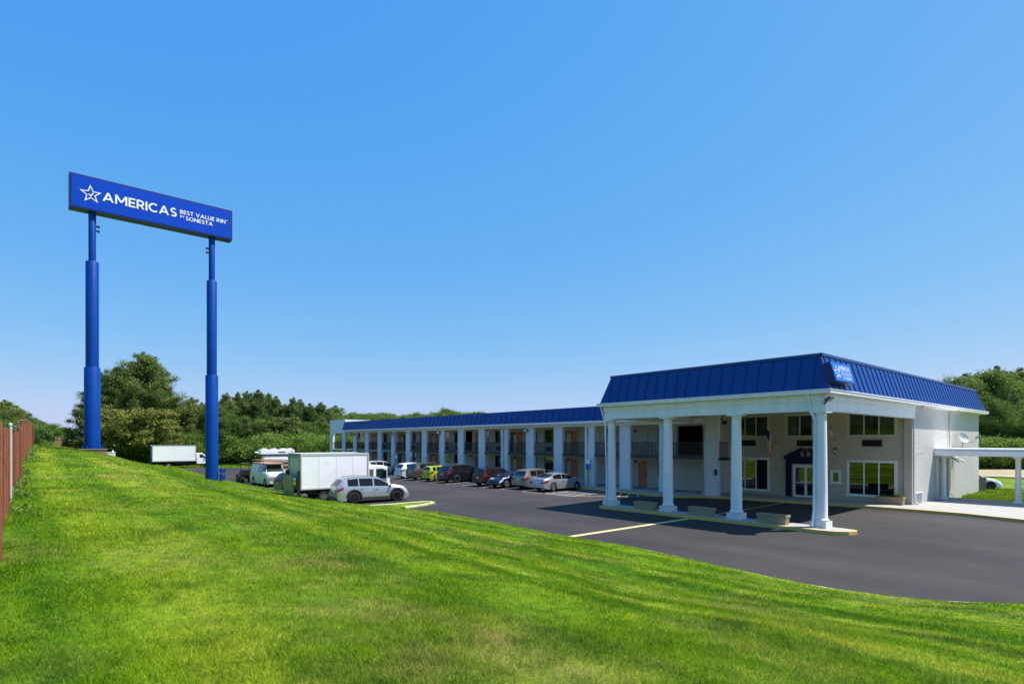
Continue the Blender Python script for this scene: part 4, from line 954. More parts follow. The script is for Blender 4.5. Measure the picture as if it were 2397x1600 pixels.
# railings between piers
rl = {}
for k in range(17):
    p0 = PK[k] + .53; p1 = PK[k+1] - .53; L_ = round(p1 - p0, 3)
    if L_ not in rl:
        b = MB(); b.box(-L_, 0, -.025, .025, .98, 1.03); b.box(-L_, 0, -.02, .02, .08, .12); me1 = b.mesh('railing', black)
        b = MB(); nb = int(L_/.125)
        for j in range(1, nb): x = -L_*j/nb; b.box(x-.018, x+.018, -.015, .015, .12, .98)
        rl[L_] = (me1, b.mesh('baluster', black))
    o = inst('railing', rl[L_][0], wing, (-p0, PQ0 + .10, 2.76)); c = inst('baluster', rl[L_][1], o)
    MB().box(-L_, 0, -.03, -.001, 2.60, 2.76).build('slab_edge', black, wing, loc=(-p0, PQ0 + .02, 0)) if k < 12 else None
b = MB(); b.box(-.03, .03, 0, 1.15, .98, 1.03); b.box(-.02, .02, 0, 1.15, .08, .12)
for j in range(11): b.box(-.009, .009, .05+j*.105, .068+j*.105, .12, .98)
b.build('railing', black, wing, loc=(-9.99, PQ0 + .1, 2.76)); MB().box(-.02, .05, 0, 1.2, 2.55, 2.76).build('slab_edge', black, wing, loc=(-9.99, PQ0 + .08, 0))
for p in (11.2, 21.9, 32.9, 44.2, 54.5, 65.3):
    b = MB(); b.tube([(-p+.1, PQ0 - .52, 5.38), (-p+.1, PQ0 - .2, 5.15), (-p+.1, PQ0 - .06, 5.0), (-p+.1, PQ0 - .06, .3), (-p+.1, PQ0 - .2, .2)], .045, 8)
    b.build('downspout', white, wing, smooth=60)
for p in (29.4, 44.1, 55.2, 66.0):
    b = MB(); b.pb(p-.22, p+.22, PQ0-.28, PQ0-.002, 4.72, 5.02); o = b.build('flood_light', mgrey, wing, bevel=.02)
    MB().pb(p-.17, p+.17, PQ0-.285, PQ0-.281, 4.75, 4.98).build('lens', hlamp, o)
b = MB(); b.pb(10.02, 10.06, PQ0-.02, PQ0+.2, 1.9, 2.3); 
MB().box(-.17, .0, -.09, -.002, 1.55, 1.95).build('phone_box', mat('dark_teal_box', (.02, .05, .06), .6), wing, loc=(-10.1, PQ0, 0))

# signs on posts in front of the bays
def board_post(label, p, q, z0, zs, w=.32, post_m=galv, blue=False):
    t = thing('parking_sign', label, 'sign', (*W(p, q).xy, z0))
    MB().box(-.03, .03, -.03, .03, 0, zs[-1][1]).build('post', post_m, t)
    for (a, c, m_) in zs: MB().box(-w/2 + (.0), w/2, -.045, -.031, a, c).build('board', m_, t)
    return t
bl = mat('parking_blue', (.01, .10, .42), .5)
t = board_post('yellow parking bollard post with blue and white signs beside the hatched bay', 21.55, 8.45, .13, [(1.42, 1.85, bl), (1.88, 2.30, letter)], .42, mat('bollard_yellow', (.50, .45, .06), .6))
MB().lathe([(.075, 0), (.075, 1.25), (.03, 1.3)], 12).build('bollard', mat('bollard_yellow', (.5, .45, .06), .6), t)
board_post('white notice board on a post before the fourth pier from the end parapet', 53.5, 8.4, .13, [(1.65, 1.95, letter)], .6)
board_post('tall white notice on a post behind the white compact suv', 49.8, 8.4, .13, [(1.95, 2.45, letter)], .35)
board_post('narrow white notice on a post behind the brown minivan', 46.5, 8.4, .13, [(2.0, 2.5, letter)], .32)

# ------------------------------------------------------------------ fence
def fence(name, label, pts, h, m, post_every, slat, fn_h=None):
    t = thing(name, label, 'fence', (pts[0][0], pts[0][1], 0), 0)
    bx, by = pts[0]; panels = []
    # resample
    seg = []; 
    for i in range(len(pts)-1):
        a, c = Vector(pts[i]), Vector(pts[i+1]); n_ = max(1, int((c-a).length/post_every)); 
        for k in range(n_): seg.append(a + (c-a)*k/n_)
    seg.append(Vector(pts[-1]))
    rr = random.Random(3)
    for i in range(len(seg)-1):
        a, c = seg[i], seg[i+1]; d = (c-a); L_ = d.length; d.normalize(); nn = Vector((-d.y, d.x)); b = MB(); k = int(L_/slat)
        for j in range(k):
            s0 = j*slat; m_ = a + d*(s0 + slat/2); P, Q = to_pq(m_.x, m_.y); z = float(zlawn(P, Q))
            off = .02*math.sin(j*1.3 + i) + rr.uniform(-.015, .015) + .05*math.sin(m_.y*.8); hh_ = h + rr.uniform(-.02, .02) + .04*math.sin(j*.11 + i*2)
            a0 = a + d*(s0+.003) + nn*off; c0 = a + d*(s0+slat-.003) + nn*(off + rr.uniform(-.01, .01)); w_ = nn*.012
            vs = [(v.x-bx, v.y-by, zz) for v in (a0-w_, c0-w_, c0+w_, a0+w_) for zz in (z-.1, z+hh_)]
            b.add(vs, [(0,2,3,1), (2,4,5,3), (4,6,7,5), (6,0,1,7), (1,3,5,7)])
        b.build('slat_panel', m, t, fixn=False)
        pside = -.10 if (name == 'privacy_fence' and abs(a.y - 14.3) < 1.0) else .13
        P, Q = to_pq(a.x, a.y); z = float(zlawn(P, Q))
        MB().lathe([(.032, z-.2), (.032, z+h+.12), (.045, z+h+.13), (.045, z+h+.16), (.01, z+h+.19)], 10, (a.x-bx+nn.x*pside, a.y-by+nn.y*pside, 0)).build('post', galv if pside < 0 else rusty_post, t, smooth=50)
    return t
fence('privacy_fence', 'rusty brown slatted chain link fence along the lawn edge with galvanised posts', [(-6.35, 7.1), (-8.75, 9.95), (-12.55, 14.3), (-21.45, 25.3), (-38.2, 46.0)], 1.74, slat_m, 3.0, .048)
fence('reed_fence', 'dry reed screen fence on the far hill crest behind the sign pole', [(-52, 63.5), (-62, 76), (-75, 97), (-92, 124)], 1.75, reed_m, 3.0, .11)

# ------------------------------------------------------------------ vehicles
def wheel_meshes(r, w, rim_m, tag, spokes=5, dual=False):
    t = MB(); t.lathe([(r*.64, -w/2), (r*.86, -w/2-.005), (r*.97, -w/2+.02), (r, -w/4), (r, w/4), (r*.97, w/2-.02), (r*.86, w/2+.005), (r*.64, w/2)], 32, axis='y', cap=False); mt = t.mesh('tyre', rubber, 50)
    q = MB(); q.lathe([(r*.66, -w/2+.005), (r*.62, -w/2-.004), (r*.60, -w/2+.03), (r*.60, w/2-.02)], 32, axis='y', cap=False)
    q.lathe([(r*.60, -w/2+.07), (r*.60, -w/2+.075)], 24, axis='y', mi=1)
    q.lathe([(r*.16, -w/2+.002), (r*.16, -w/2+.07)], 14, axis='y')
    for k in range(spokes):
        a = 2*math.pi*k/spokes
        for dd in ((-.09, .09) if spokes <= 6 else (0,)):
            c, s_ = math.cos(a+dd), math.sin(a+dd); wv = .035*r/.33
            p0 = (.10*r, .62*r); vs = []
            for rr_, ww in ((p0[0], wv*.8), (p0[1], wv)):
                for sg_ in (-1, 1):
                    for yy in (-w/2+.012, -w/2+.05): vs.append((c*rr_ - s_*ww*sg_, yy, s_*rr_ + c*ww*sg_))
            q.add(vs, [(0,1,3,2), (4,6,7,5), (0,4,5,1), (2,3,7,6), (0,2,6,4), (1,5,7,3)])
    mr = q.mesh('rim', [rim_m, rim_b], 40, fixn=True)
    return mt, mr
TEMPL = {
 'suv': dict(L=5.04, W=1.96, H=1.78, wb=2.98, fo=.93, r=.405, top=[(0,.98),(.04,1.16),(.42,1.60),(.62,1.70),(1.5,1.77),(2.5,1.745),(2.95,1.67),(3.78,1.18),(4.15,1.13),(4.72,1.02),(4.96,.84),(5.04,.58)],
   belt=[(0,.96),(.45,1.13),(3.7,1.06),(4.6,.95),(5.04,.52)], win=[(.72,1.42),(1.50,2.42),(2.52,3.52)], ws=(2.98,3.72), rw=(.06,.42)),
 'sedan': dict(L=4.6, W=1.8, H=1.43, wb=2.7, fo=.9, r=.325, top=[(0,.80),(.06,.98),(.5,1.06),(1.22,1.35),(1.8,1.43),(2.35,1.41),(2.7,1.33),(3.45,.98),(4.15,.84),(4.48,.68),(4.6,.45)],
   belt=[(0,.78),(.45,.95),(3.4,.91),(4.1,.76),(4.6,.42)], win=[(1.05,1.95),(2.03,3.12)], ws=(2.73,3.40), rw=(.55,1.2)),
 'box': dict(L=4.14, W=1.8, H=1.6, wb=2.57, fo=.8, r=.33, top=[(0,.86),(.03,1.12),(.16,1.50),(.4,1.57),(2.0,1.6),(2.45,1.53),(3.0,1.12),(3.8,.98),(4.05,.74),(4.14,.45)],
   belt=[(0,.85),(.2,1.05),(2.9,1.0),(3.7,.86),(4.14,.42)], win=[(.40,.75),(.85,1.62),(1.70,2.72)], ws=(2.48,2.97), rw=(.035,.155)),
 'van': dict(L=5.7, W=2.01, H=2.08, wb=3.43, fo=.9, r=.37, top=[(0,1.15),(.03,1.95),(.22,2.06),(3.9,2.08),(4.15,2.0),(4.8,1.28),(5.35,1.13),(5.62,.98),(5.7,.6)],
   belt=[(0,1.15),(4.7,1.2),(5.4,1.0),(5.7,.56)], win=[(2.55,3.35),(3.5,4.5)], ws=(4.18,4.76), rw=(.034,.2))}
WCACHE = {}
def car(name, label, cat, loc, heading, kind, pnt, L=None, Wd=None, H=None, rim=rim_s, glass=glass_car, clad=None, group=None, spokes=5, tail=redl, nowheel=False, lights=True, rails=False):
    T = TEMPL[kind]; L = L or T['L']; Wd = Wd or T['W']; H = H or T['H']; fx = L/T['L']; fz = H/T['H']
    top = [(x*fx, z*fz) for x, z in T['top']]; belt = [(x*fx, z*fz) for x, z in T['belt']]; wb = T['wb']*fx; fo = T['fo']*fx; r = T['r']*math.sqrt(fx*fz)
    tx, tz = zip(*top); bx, bz = zip(*belt)
    xr, xf = L - fo - wb, L - fo; ra = r + .055; hw = Wd/2; zf0 = .20*fz
    ws = [w*fx for w in T['ws']]; rw = [w*fx for w in T['rw']]; win = [(a*fx, c*fx) for a, c in T['win']]
    xs = set(tx) | set(bx) | set(ws) | set(rw)
    for a, c in win: xs |= {a, c}
    for cx in (xr, xf):
        for k in range(13): xs.add(cx + ra*math.cos(math.pi*k/12))
    for k in range(25): xs.add(L*k/24)
    for k in (.02, .05, .1, .18): xs.add(k*1.0); xs.add(L-k)
    xs = sorted(x for x in xs if 0 <= x <= L); xs = [x for i, x in enumerate(xs) if i == 0 or x - xs[i-1] > .004]
    hmax = H - 1.1*fz
    def ring(x):
        zt = float(np.interp(x, tx, tz)); zb = min(float(np.interp(x, bx, bz)), zt - .025)
        c_ = max(0, min(1, (zt - zb)/(.50*fz)))
        tap = 1 - .17*max(0, (x - (L-.75))/.75)**2.2 - .09*max(0, (.45 - x)/.45)**2.2
        w = hw*tap; zfl = zf0 + .10*max(0, (x-(L-.35))/.35) + .12*max(0, (.4-x)/.4)
        arch = 0
        for cx in (xr, xf):
            if abs(x-cx) < ra: arch = max(arch, r + math.sqrt(max(0, ra*ra - (x-cx)**2)))
        z2 = max(zfl, arch); zs1 = max(z2+.015, .5*(zfl + zb)); zs2 = max(zs1+.015, zb - .13); zs2 = min(zs2, zb-.005); zs1 = min(zs1, zs2-.005); z2 = min(z2, zs1-.005)
        wr = w*(.90*(1-c_) + .745*c_)
        return [(0, zfl), (w-.30, zfl), (w-.30, z2), (w-.015, z2), (w*1.0, zs1), (w*.99, zs2), (w*.955, zb), (wr, zt - .05*c_ - .012), (wr*.62, zt - .008), (0, zt)], c_
    rings = []
    for x in xs: rings.append(ring(x)[0])
    N = len(rings[0]); full = []
    for x, rg in zip(xs, rings):
        full.append([(x - L/2, -y, z) for y, z in rg] + [(x - L/2, y, z) for y, z in rg[-2:0:-1]])
    M = len(full[0]); b = MB(); vs = [v for f in full for v in f]; fs = []; b.add(vs, [])
    for i in range(len(xs)-1):
        for j in range(M):
            k = (j+1) % M; b.f.append((i*M+j, i*M+k, (i+1)*M+k, (i+1)*M+j)); jj = j if j < N-1 else M-1-j; b.m.append(1 if jj <= 2 else 0)
    b.f.append(tuple(range(M))[::-1]); b.m.append(0); b.f.append(tuple((len(xs)-1)*M + i for i in range(M))); b.m.append(0)
    t = thing(name, label, cat, loc, heading, group)
    b.build('body', [pnt, under], t, smooth=38, fixn=True)
    def side_pt(x, u, s_, out=.006):     # u: 0..1 between belt and roof edge
        rg, c_ = ring(x); a, d = rg[6], rg[7]; y = a[0] + (d[0]-a[0])*u; z = a[1] + (d[1]-a[1])*u
        nz = (a[0]-d[0]); nh = (d[1]-a[1]); ln = math.hypot(nz, nh) or 1
        return (x - L/2, s_*(y + out*nh/ln), z + out*nz/ln)
    def clean(lo, hi): return [lo] + [x for x in xs if lo+.01 < x < hi-.01] + [hi]
    for (a, c) in win:
        for s_ in (-1, 1):
            g_ = MB(); xx = clean(a, c); vs = []
            for x in xx: vs += [side_pt(x, .07, s_, .008), side_pt(x, .90, s_, .008)]
            g_.add(vs, [(2*i, 2*i+1, 2*i+3, 2*i+2) for i in range(len(xx)-1)]); g_.build('window', glass, t, smooth=50)
    def cross(lo, hi, nm, inset=.94):
        g_ = MB(); xx = clean(lo, hi); vs = []
        for x in xx:
            rg, c_ = ring(x)
            for (y, z) in ((rg[7][0]*inset, rg[7][1]), rg[8], (0, rg[9][1]), (-rg[8][0], rg[8][1]), (-rg[7][0]*inset, rg[7][1])): vs.append((x - L/2 + (.008 if nm == 'windshield' else -.01), y, z + .012))
        g_.add(vs, [(5*i+j, 5*i+j+1, 5*i+j+6, 5*i+j+5) for i in range(len(xx)-1) for j in range(4)]); g_.build(nm, glass, t, smooth=50)
    cross(ws[0]+.03, ws[1]-.02, 'windshield')
    cross(rw[0]+.01, rw[1]-.02, 'rear_window', .9)
    def side_patch(x0, x1, j0, f0, f1, out, nm, m_, both=True, jj=None):
        g_ = MB()
        for s_ in (-1, 1):
            xx = clean(x0, x1); vs = []
            for x in xx:
                rg, _c = ring(x); a, d = rg[j0], rg[(jj or j0+1)]
                for f_ in (f0, f1): vs.append((x - L/2, s_*(a[0] + (d[0]-a[0])*f_ + out), a[1] + (d[1]-a[1])*f_))
            g_.add(vs, [(2*i, 2*i+1, 2*i+3, 2*i+2) for i in range(len(xx)-1)])
        return g_
    # cladding round the arches and sills
    if clad:
        g_ = MB()
        for s_ in (-1, 1):
            for cx in (xr, xf):
                vs = []
                for k in range(17):
                    a = math.pi*k/16 
                    for rr_ in (ra-.005, ra+.10): 
                        x = cx + rr_*math.cos(a); rg, _c = ring(min(max(x, .02), L-.02)); vs.append((x - L/2, s_*(rg[4][0] + .016), r + rr_*math.sin(a)))
                g_.add(vs, [(2*i, 2*i+1, 2*i+3, 2*i+2) for i in range(16)])
            g_.box(xr + ra - L/2, xf - ra - L/2, s_*(hw-.03), s_*(hw+.015), zf0-.02, zf0+.22)
        g_.box(-L/2-.02, -L/2+.12, -hw*.86, hw*.86, .24, .46)
        g_.build('cladding', clad, t)
    # lights, grille, bumpers, plate, mirrors, handles
    zr_ = float(np.interp(.05, bx, bz)); 
    g_ = side_patch(.02, .42*fx, 5, -.25, 1.0, .008, '', None)
    for s_ in (-1, 1): g_.box(-L/2-.014, -L/2+.03, s_*hw*.52, s_*hw*.86, zr_-.17, zr_-.03)
    for s_ in (-1, 1): pass
    g_.build('tail_light', tail, t, fixn=False)
    for s_ in (-1, 1):
        h_ = MB(); xx = clean(L-.52, L-.16); vs = []
        for x in xx:
            rg, _c = ring(x); vs += [(x-L/2, s_*(rg[5][0]+.006), rg[5][1]), (x-L/2, s_*(rg[6][0]+.004), rg[6][1]+.004), (x-L/2, s_*(rg[7][0]*.85), rg[7][1]+.006)]
        h_.add(vs, [(3*i+j, 3*i+j+1, 3*i+j+4, 3*i+j+3) for i in range(len(xx)-1) for j in range(2)]); h_.build('headlight', hlamp, t, smooth=50)
    nz = .48*fz
    MB().box(L/2-.12, L/2+.012, -hw*.55, hw*.55, nz-.07, nz+.06).build('grille', black, t, bevel=.02)
    MB().box(-L/2-.022, -L/2, -.17, .17, zr_-.22, zr_-.09).build('licence_plate', plate_m, t)
    MB().box(-L/2-.03, -L/2+.2, -hw*.84, hw*.84, zf0+.10, zf0+.24).build('rear_bumper', clad or pnt, t, bevel=.03)
    mx_ = ws[1] - .10*fx
    for s_ in (-1, 1):
        rg, _c = ring(mx_)
        MB().box(mx_-L/2-.06, mx_-L/2+.08, s_*(rg[6][0]-.02), s_*(rg[6][0]+.20), rg[6][1]+.02, rg[6][1]+.15).build('mirror', pnt, t, bevel=.03)
    for (a, c) in win[-2:]:
        for s_ in (-1, 1):
            rg, _c = ring(a + .15); MB().box(a-L/2+.06, a-L/2+.26, s_*(rg[5][0]+.001), s_*(rg[5][0]+.03), rg[5][1]-.03, rg[5][1]).build('door_handle', chrome if clad else pnt, t)
    # door seams
    g_ = MB()
    for (a, c) in win[-2:]:
        for x in (c+.05,):
            for s_ in (-1, 1):
                rg, _c = ring(x); 
                if min(abs(x-xr), abs(x-xf)) < ra: continue
                g_.add([(x-L/2+dx, s_*(rg[k][0]+.002), rg[k][1]) for k in (3, 4, 5, 6) for dx in (0, .012)], [(0,1,3,2), (2,3,5,4), (4,5,7,6)])
    if g_.v: g_.build('door_seam', black, t)
    if rails:
        g_ = MB()
        for s_ in (-1, 1):
            pts = []
            for k in range(9):
                x = .55*fx + (2.7*fx)*k/8; rg, _c = ring(x); pts.append((x-L/2, s_*(rg[7][0]-.03), rg[7][1] + (.065 if 0 < k < 8 else .02)))
            g_.tube(pts, .018, 6)
        g_.build('roof_rail', black, t)
    if not nowheel:
        key = (round(r, 3), rim.name, spokes)
        if key not in WCACHE: WCACHE[key] = wheel_meshes(r, .225, rim, 'w', spokes)
        mt, mr = WCACHE[key]
        for cx in (xr, xf):
            for s_ in (-1, 1):
                o = inst('wheel', mt, t, (cx-L/2, s_*(hw-.125), r), rot=(0, 0, 0 if s_ < 0 else math.pi)); o.name = 'wheel'
                inst('rim', mr, o)
    return t

GP = 'cars parked along the guest room wing'
def parked(label, p, q0, kind, pnt, L, Wd, H, flip=False, **k):
    q = q0 + L/2
    return car(k.pop('name', 'parked_car'), label, k.pop('cat', 'car'), W(p, q, za(q0 + 2) + .004), math.atan2(BY, BX) + (math.pi if flip else 0), kind, pnt, L, Wd, H, group=GP, **k)
silver = paint('silver', (.52, .53, .56), .55, .28)
car('parked_suv', 'large silver suv with black wheels parked nearest the grass', 'suv', (-9.78, 39.75, za(-9) + .004), R(33), 'suv', paint('silver_suv', (.44, .46, .49), .6, .3), rim=rim_b, clad=mat('grey_cladding', (.035, .034, .032), .6), rails=True, spokes=6)
parked('silver white crossover with a visible side, farthest parked car beyond the box truck cab', 52.1, 3.2, 'suv', paint('champagne', (.60, .57, .53), .3), 4.65, 1.84, 1.66, cat='suv')
parked('white compact suv parked between the silver crossover and the grey minivan', 43.6, 3.1, 'suv', paint('white', (.72, .73, .74), .0), 4.4, 1.82, 1.68, cat='suv')
parked('grey brown minivan with silver wheels beside the lime green hatchback', 40.85, 2.95, 'suv', paint('grey_brown', (.12, .105, .095), .5), 5.0, 1.95, 1.76, cat='minivan')
parked('lime green small hatchback squeezed between minivan and black suv', 38.1, 3.1, 'box', paint('lime', (.40, .50, .02), .1), 3.9, 1.7, 1.52)
parked('black suv with large chrome wheels', 35.35, 3.2, 'suv', paint('black', (.008, .009, .014), .1), 4.85, 1.93, 1.74, rim=chrome, cat='suv', rails=True)
parked('boxy black wagon with dark red rear corners', 29.75, 3.2, 'box', paint('dark_maroon', (.035, .014, .016), .3), 4.14, 1.8, 1.62)
parked('navy blue sedan parked nose out towards the driveway', 27.45, 3.0, 'sedan', paint('navy_car', (.008, .016, .05), .4), 4.6, 1.8, 1.42, flip=True)
parked('bronze compact suv with tall red tail lights', 24.95, 3.75, 'suv', paint('bronze', (.30, .25, .21), .5), 4.55, 1.82, 1.66, cat='suv')
parked('silver five door sedan nearest the hatched parking bay', 22.3, 3.35, 'sedan', paint('silver_lilac', (.42, .43, .48), .55), 4.5, 1.8, 1.43, spokes=7)
rcx, rcy = 36.75, 46.9
car('parked_car', 'white sedan parked on the grass side beyond the covered walkway', 'car', (rcx, rcy, .0), R(-12), 'sedan', paint('pearl', (.70, .71, .73), .1), 4.6, 1.8, 1.42, rim=dgrey, glass=glass_tint)

# near box truck
HB = math.atan2(BY, BX)
wpaint = mat('truck_white', (.90, .88, .91), .45, col2=(.83, .81, .84), scale=2.2)
def truck_wheels(t, xs_, y, r, w=.24, rim=rim_s):
    mt, mr = wheel_meshes(r, w, rim, 't', 8)
    for x in xs_:
        for s_ in (-1, 1): o = inst('wheel', mt, t, (x, s_*y, r), rot=(0, 0, 0 if s_ < 0 else math.pi)); inst('rim', mr, o)
tb = W(29.62, -12.75, 0)
bt = thing('box_truck', 'large white box truck with raised tail lift coloured like reflected grass and open cab door', 'truck', (tb.x, tb.y, za(-11) + .004), HB)
b = MB(); b.box(0, 4.95, -1.17, 1.17, .86, 3.32); b.build('cargo_box', wpaint, bt, bevel=.03)
b = MB()
for s_ in (-1, 1):
    b.box(-.02, 4.97, s_*1.16, s_*1.20, 3.18, 3.34); b.box(-.02, 4.97, s_*1.16, s_*1.20, .84, .95); b.box(-.03, .07, s_*1.16, s_*1.21, .95, 3.18); b.box(4.88, 4.99, s_*1.16, s_*1.21, .95, 3.18)
b.build('edge_rail', mat('aluminium_rail', (.6, .59, .56), .4, metal=.3), bt)
b = MB()
for s_ in (-1, 1):
    for x in (1.25, 2.5, 3.75): b.box(x-.006, x+.006, s_*1.171, s_*1.176, .95, 3.18)
b.build('panel_joint', mgrey, bt)
b = MB(); b.box(-.02, -.001, -.95, .95, 1.1, 3.0); o = b.build('roller_door', mat('pale_green_door', (.40, .48, .44), .4), bt); 
b = MB(); b.box(-.04, 0, -1.16, 1.16, 3.02, 3.33); b.box(-.04, 0, -1.16, -.96, .86, 3.01); b.box(-.04, 0, .96, 1.16, .86, 3.01); b.build('door_frame', mgrey, bt)
b = MB(); b.box(-.22, -.05, -1.17, -1.02, .45, 2.15); b.box(-.22, -.05, 1.02, 1.17, .45, 2.15); b.build('lift_rail', black, bt, bevel=.01)
b = MB(); b.box(-.42, -.30, -.72, 1.1, .42, 1.86); b.build('lift_platform', mat('grass_reflection_steel', (.17, .22, .13), .5), bt, bevel=.04)  # green reflection of the lawn is put into the platform's base colour
b = MB(); b.box(-.40, -.26, -.98, -.84, 1.20, 1.45); b.lathe([(.08, 0), (.08, .06)], 10, (-.35, -.92, 1.35), axis='x'); b.build('lift_light', mat('lamp_yellow', (.7, .55, .05), .4), bt)
MB().box(-.38, -.28, -1.0, -.82, 1.5, 1.68).build('lift_motor', letter, bt, bevel=.02)
b = MB(); b.box(.1, 6.4, -.45, -.3, .55, .80); b.box(.1, 6.4, .3, .45, .55, .80); b.box(.6, 1.2, -1.0, -.5, .5, .8); b.box(2.9, 4.0, -1.05, -.5, .42, .80); b.box(3.0, 4.0, .5, 1.05, .42, .80); b.box(1.7, 1.9, -.9, .9, .35, .5); b.tube([(-.1, -.9, .35), (.5, -1.0, .84)], .03, 6); b.build('chassis', under, bt)
b = MB(); b.prism_xz([(5.05, .55), (5.05, 2.28), (5.25, 2.36), (6.30, 2.36), (6.62, 2.15), (6.80, 1.35), (6.84, .95), (6.84, .50)], -1.0, 1.0); b.build('cab', wpaint, bt, bevel=.05, fixn=True)
for s_ in (-1, 1):
    b = MB(); b.prism_xz([(5.68, 1.42), (5.68, 2.12), (6.22, 2.12), (6.50, 1.95), (6.62, 1.42)], s_*1.002, s_*1.012); b.build('window', glass_tint, bt, fixn=True)
b = MB(); b.add([(6.64, -.85, 2.12), (6.64, .85, 2.12), (6.80, .88, 1.42), (6.80, -.88, 1.42)], [(0, 3, 2, 1)]); 
b.v = [(v[0]+.012, v[1], v[2]) for v in b.v]; b.build('windshield', glass_tint, bt)
b = MB(); b.prism_xz([(5.14, 1.30), (5.14, 2.1), (5.45, 2.1), (5.45, 1.30)], -1.012, -1.002); b.build('cab_vent', mat('brown_grey_vent', (.10, .08, .07), .7), bt, fixn=True)
# open door, hinged at the cab front, swung outwards
dr = MB(); 
fr_ = [(0, .75), (0, 2.2), (-.25, 2.26), (-.85, 2.26), (-1.0, 2.15), (-1.0, .75)]
dr.box(-1.0, 0, -.03, .03, .72, 1.35); dr.box(-1.0, -.90, -.03, .03, 1.35, 2.25); dr.box(-.08, 0, -.03, .03, 1.35, 2.15); dr.box(-.92, -.05, -.03, .03, 2.16, 2.26)
do = dr.build('cab_door', wpaint, bt, bevel=.015, loc=(6.55, -1.03, 0)); do.rotation_euler = (0, 0, R(62))
MB().box(-.90, -.08, -.008, .008, 1.35, 2.16).build('window', glass_tint, do)
b = MB(); b.box(.05, .2, -.18, .02, 1.5, 2.0); b.tube([(0, 0, 2.1), (.12, -.1, 2.0)], .02, 6); b.build('mirror', black, do)
truck_wheels(bt, (1.65, 5.75), .95, .40)
MB().box(6.7, 6.95, -.95, .95, .4, .62).build('bumper', dgrey, bt, bevel=.03)
# far box truck
tq = Vector((-53.9, 89.9, 0)); fq = to_pq(tq.x, tq.y)[1]
ft = thing('box_truck', 'smaller white box truck with rounded bonnet parked far off before the trees', 'truck', (tq.x, tq.y, za(fq) + .004), R(38))
b = MB(); b.box(-1.9, 4.0, -1.2, 1.2, 1.1, 3.62); b.build('cargo_box', wpaint, ft, bevel=.06)
b = MB(); b.box(-1.95, 4.02, -1.215, -1.19, 3.5, 3.66); b.box(-1.95, 4.02, -1.215, -1.19, 1.05, 1.18); b.box(-1.96, -1.88, -1.22, -1.17, 1.18, 3.5); b.box(3.94, 4.05, -1.215, -1.19, 1.18, 3.5); b.build('edge_rail', mgrey, ft)
MB().box(-1.93, -1.901, -1.0, 1.0, 1.2, 3.4).build('roller_door', mat('teal_grey_door', (.15, .26, .30), .4), ft)
b = MB(); b.box(-2.25, -1.95, -1.15, 1.15, .55, .75); b.box(-2.2, -1.95, -1.1, -.95, .75, 1.5); b.box(-2.2, -1.95, .95, 1.1, .75, 1.5); b.build('tail_lift', black, ft)
b = MB(); b.box(-1.8, 6.2, -.5, -.35, .65, 1.0); b.box(-1.8, 6.2, .35, .5, .65, 1.0); b.box(1.2, 3.6, -1.0, -.4, .6, 1.0); b.build('chassis', under, ft)
b = MB(); b.prism_xz([(4.12, .62), (4.12, 2.2), (4.4, 2.36), (4.95, 2.34), (5.55, 1.72), (6.35, 1.50), (6.62, 1.3), (6.68, .62)], -1.0, 1.0); b.build('cab', wpaint, ft, bevel=.07, fixn=True)
for s_ in (-1, 1):
    b = MB(); b.prism_xz([(4.55, 1.62), (4.55, 2.15), (4.92, 2.15), (5.42, 1.66), (5.42, 1.62)], s_*1.002, s_*1.012); b.build('window', glass_tint, ft, fixn=True)
b = MB(); b.add([(4.99, -.85, 2.27), (4.99, .85, 2.27), (5.53, .9, 1.73), (5.53, -.9, 1.73)], [(0, 3, 2, 1)]); b.v = [(v[0]+.01, v[1], v[2]+.01) for v in b.v]; b.build('windshield', glass_tint, ft)
MB().box(6.5, 6.74, -.98, .98, .5, .72).build('bumper', dgrey, ft, bevel=.03)
MB().box(6.55, 6.70, -.9, .9, .85, 1.15).build('grille', black, ft, bevel=.02)
MB().box(5.3, 5.42, -1.2, -1.0, 1.55, 1.85).build('mirror', black, ft)
truck_wheels(ft, (.2, 5.85), .98, .40)

# work van with rusty roof, pipes and machinery behind it
vp = W(46.0, -9.3, za(-9))
v_ = car('work_van', 'old white work van with rusty roof facing the driveway', 'van', (vp.x, vp.y, vp.z + .004), TH, 'van', mat('weathered_white_van', (.52, .55, .54), .4, col2=(.40, .44, .43), scale=1.2, coat=.4), rim=rim_s, glass=glass_tint)
b = MB(); b.box(.9, 1.85, -.80, .80, 2.05, 2.10); b.box(-2.6, .9, -.78, .78, 2.07, 2.11); b.build('rusty_roof', mat('rust', (.32, .13, .07), .8, col2=(.5, .34, .24), scale=3), v_, bevel=.02)
MB().box(2.80, 2.88, -.75, .75, .62, .92).build('rusty_bumper', mat('rust', (.32, .13, .07), .8), v_, bevel=.02)
b = MB(); b.tube([(-2.6, -.7, 2.35), (1.2, -.7, 2.35)], .03, 6); b.tube([(-2.6, .7, 2.35), (1.2, .7, 2.35)], .03, 6)
for x in (-2.4, -.8, .9):
    b.tube([(x, -.8, 2.08), (x, -.75, 2.35), (x, .75, 2.35), (x, .8, 2.08)], .025, 6)
b.build('ladder_rack', mat('rust', (.3, .1, .06), .8), v_)
ut = thing('tank_trailer', 'white tank with white boxed machinery standing behind the work van', 'trailer', (*W(52.6, -6.6).xy, za(-7)), TH)
b = MB(); b.lathe([(.05, -1.35), (.36, -1.28), (.42, -1.1), (.42, 1.1), (.36, 1.28), (.05, 1.35)], 24, (0, 0, 2.25), axis='y'); b.build('tank', mat('tank_white', (.7, .72, .73), .25), ut, smooth=50)
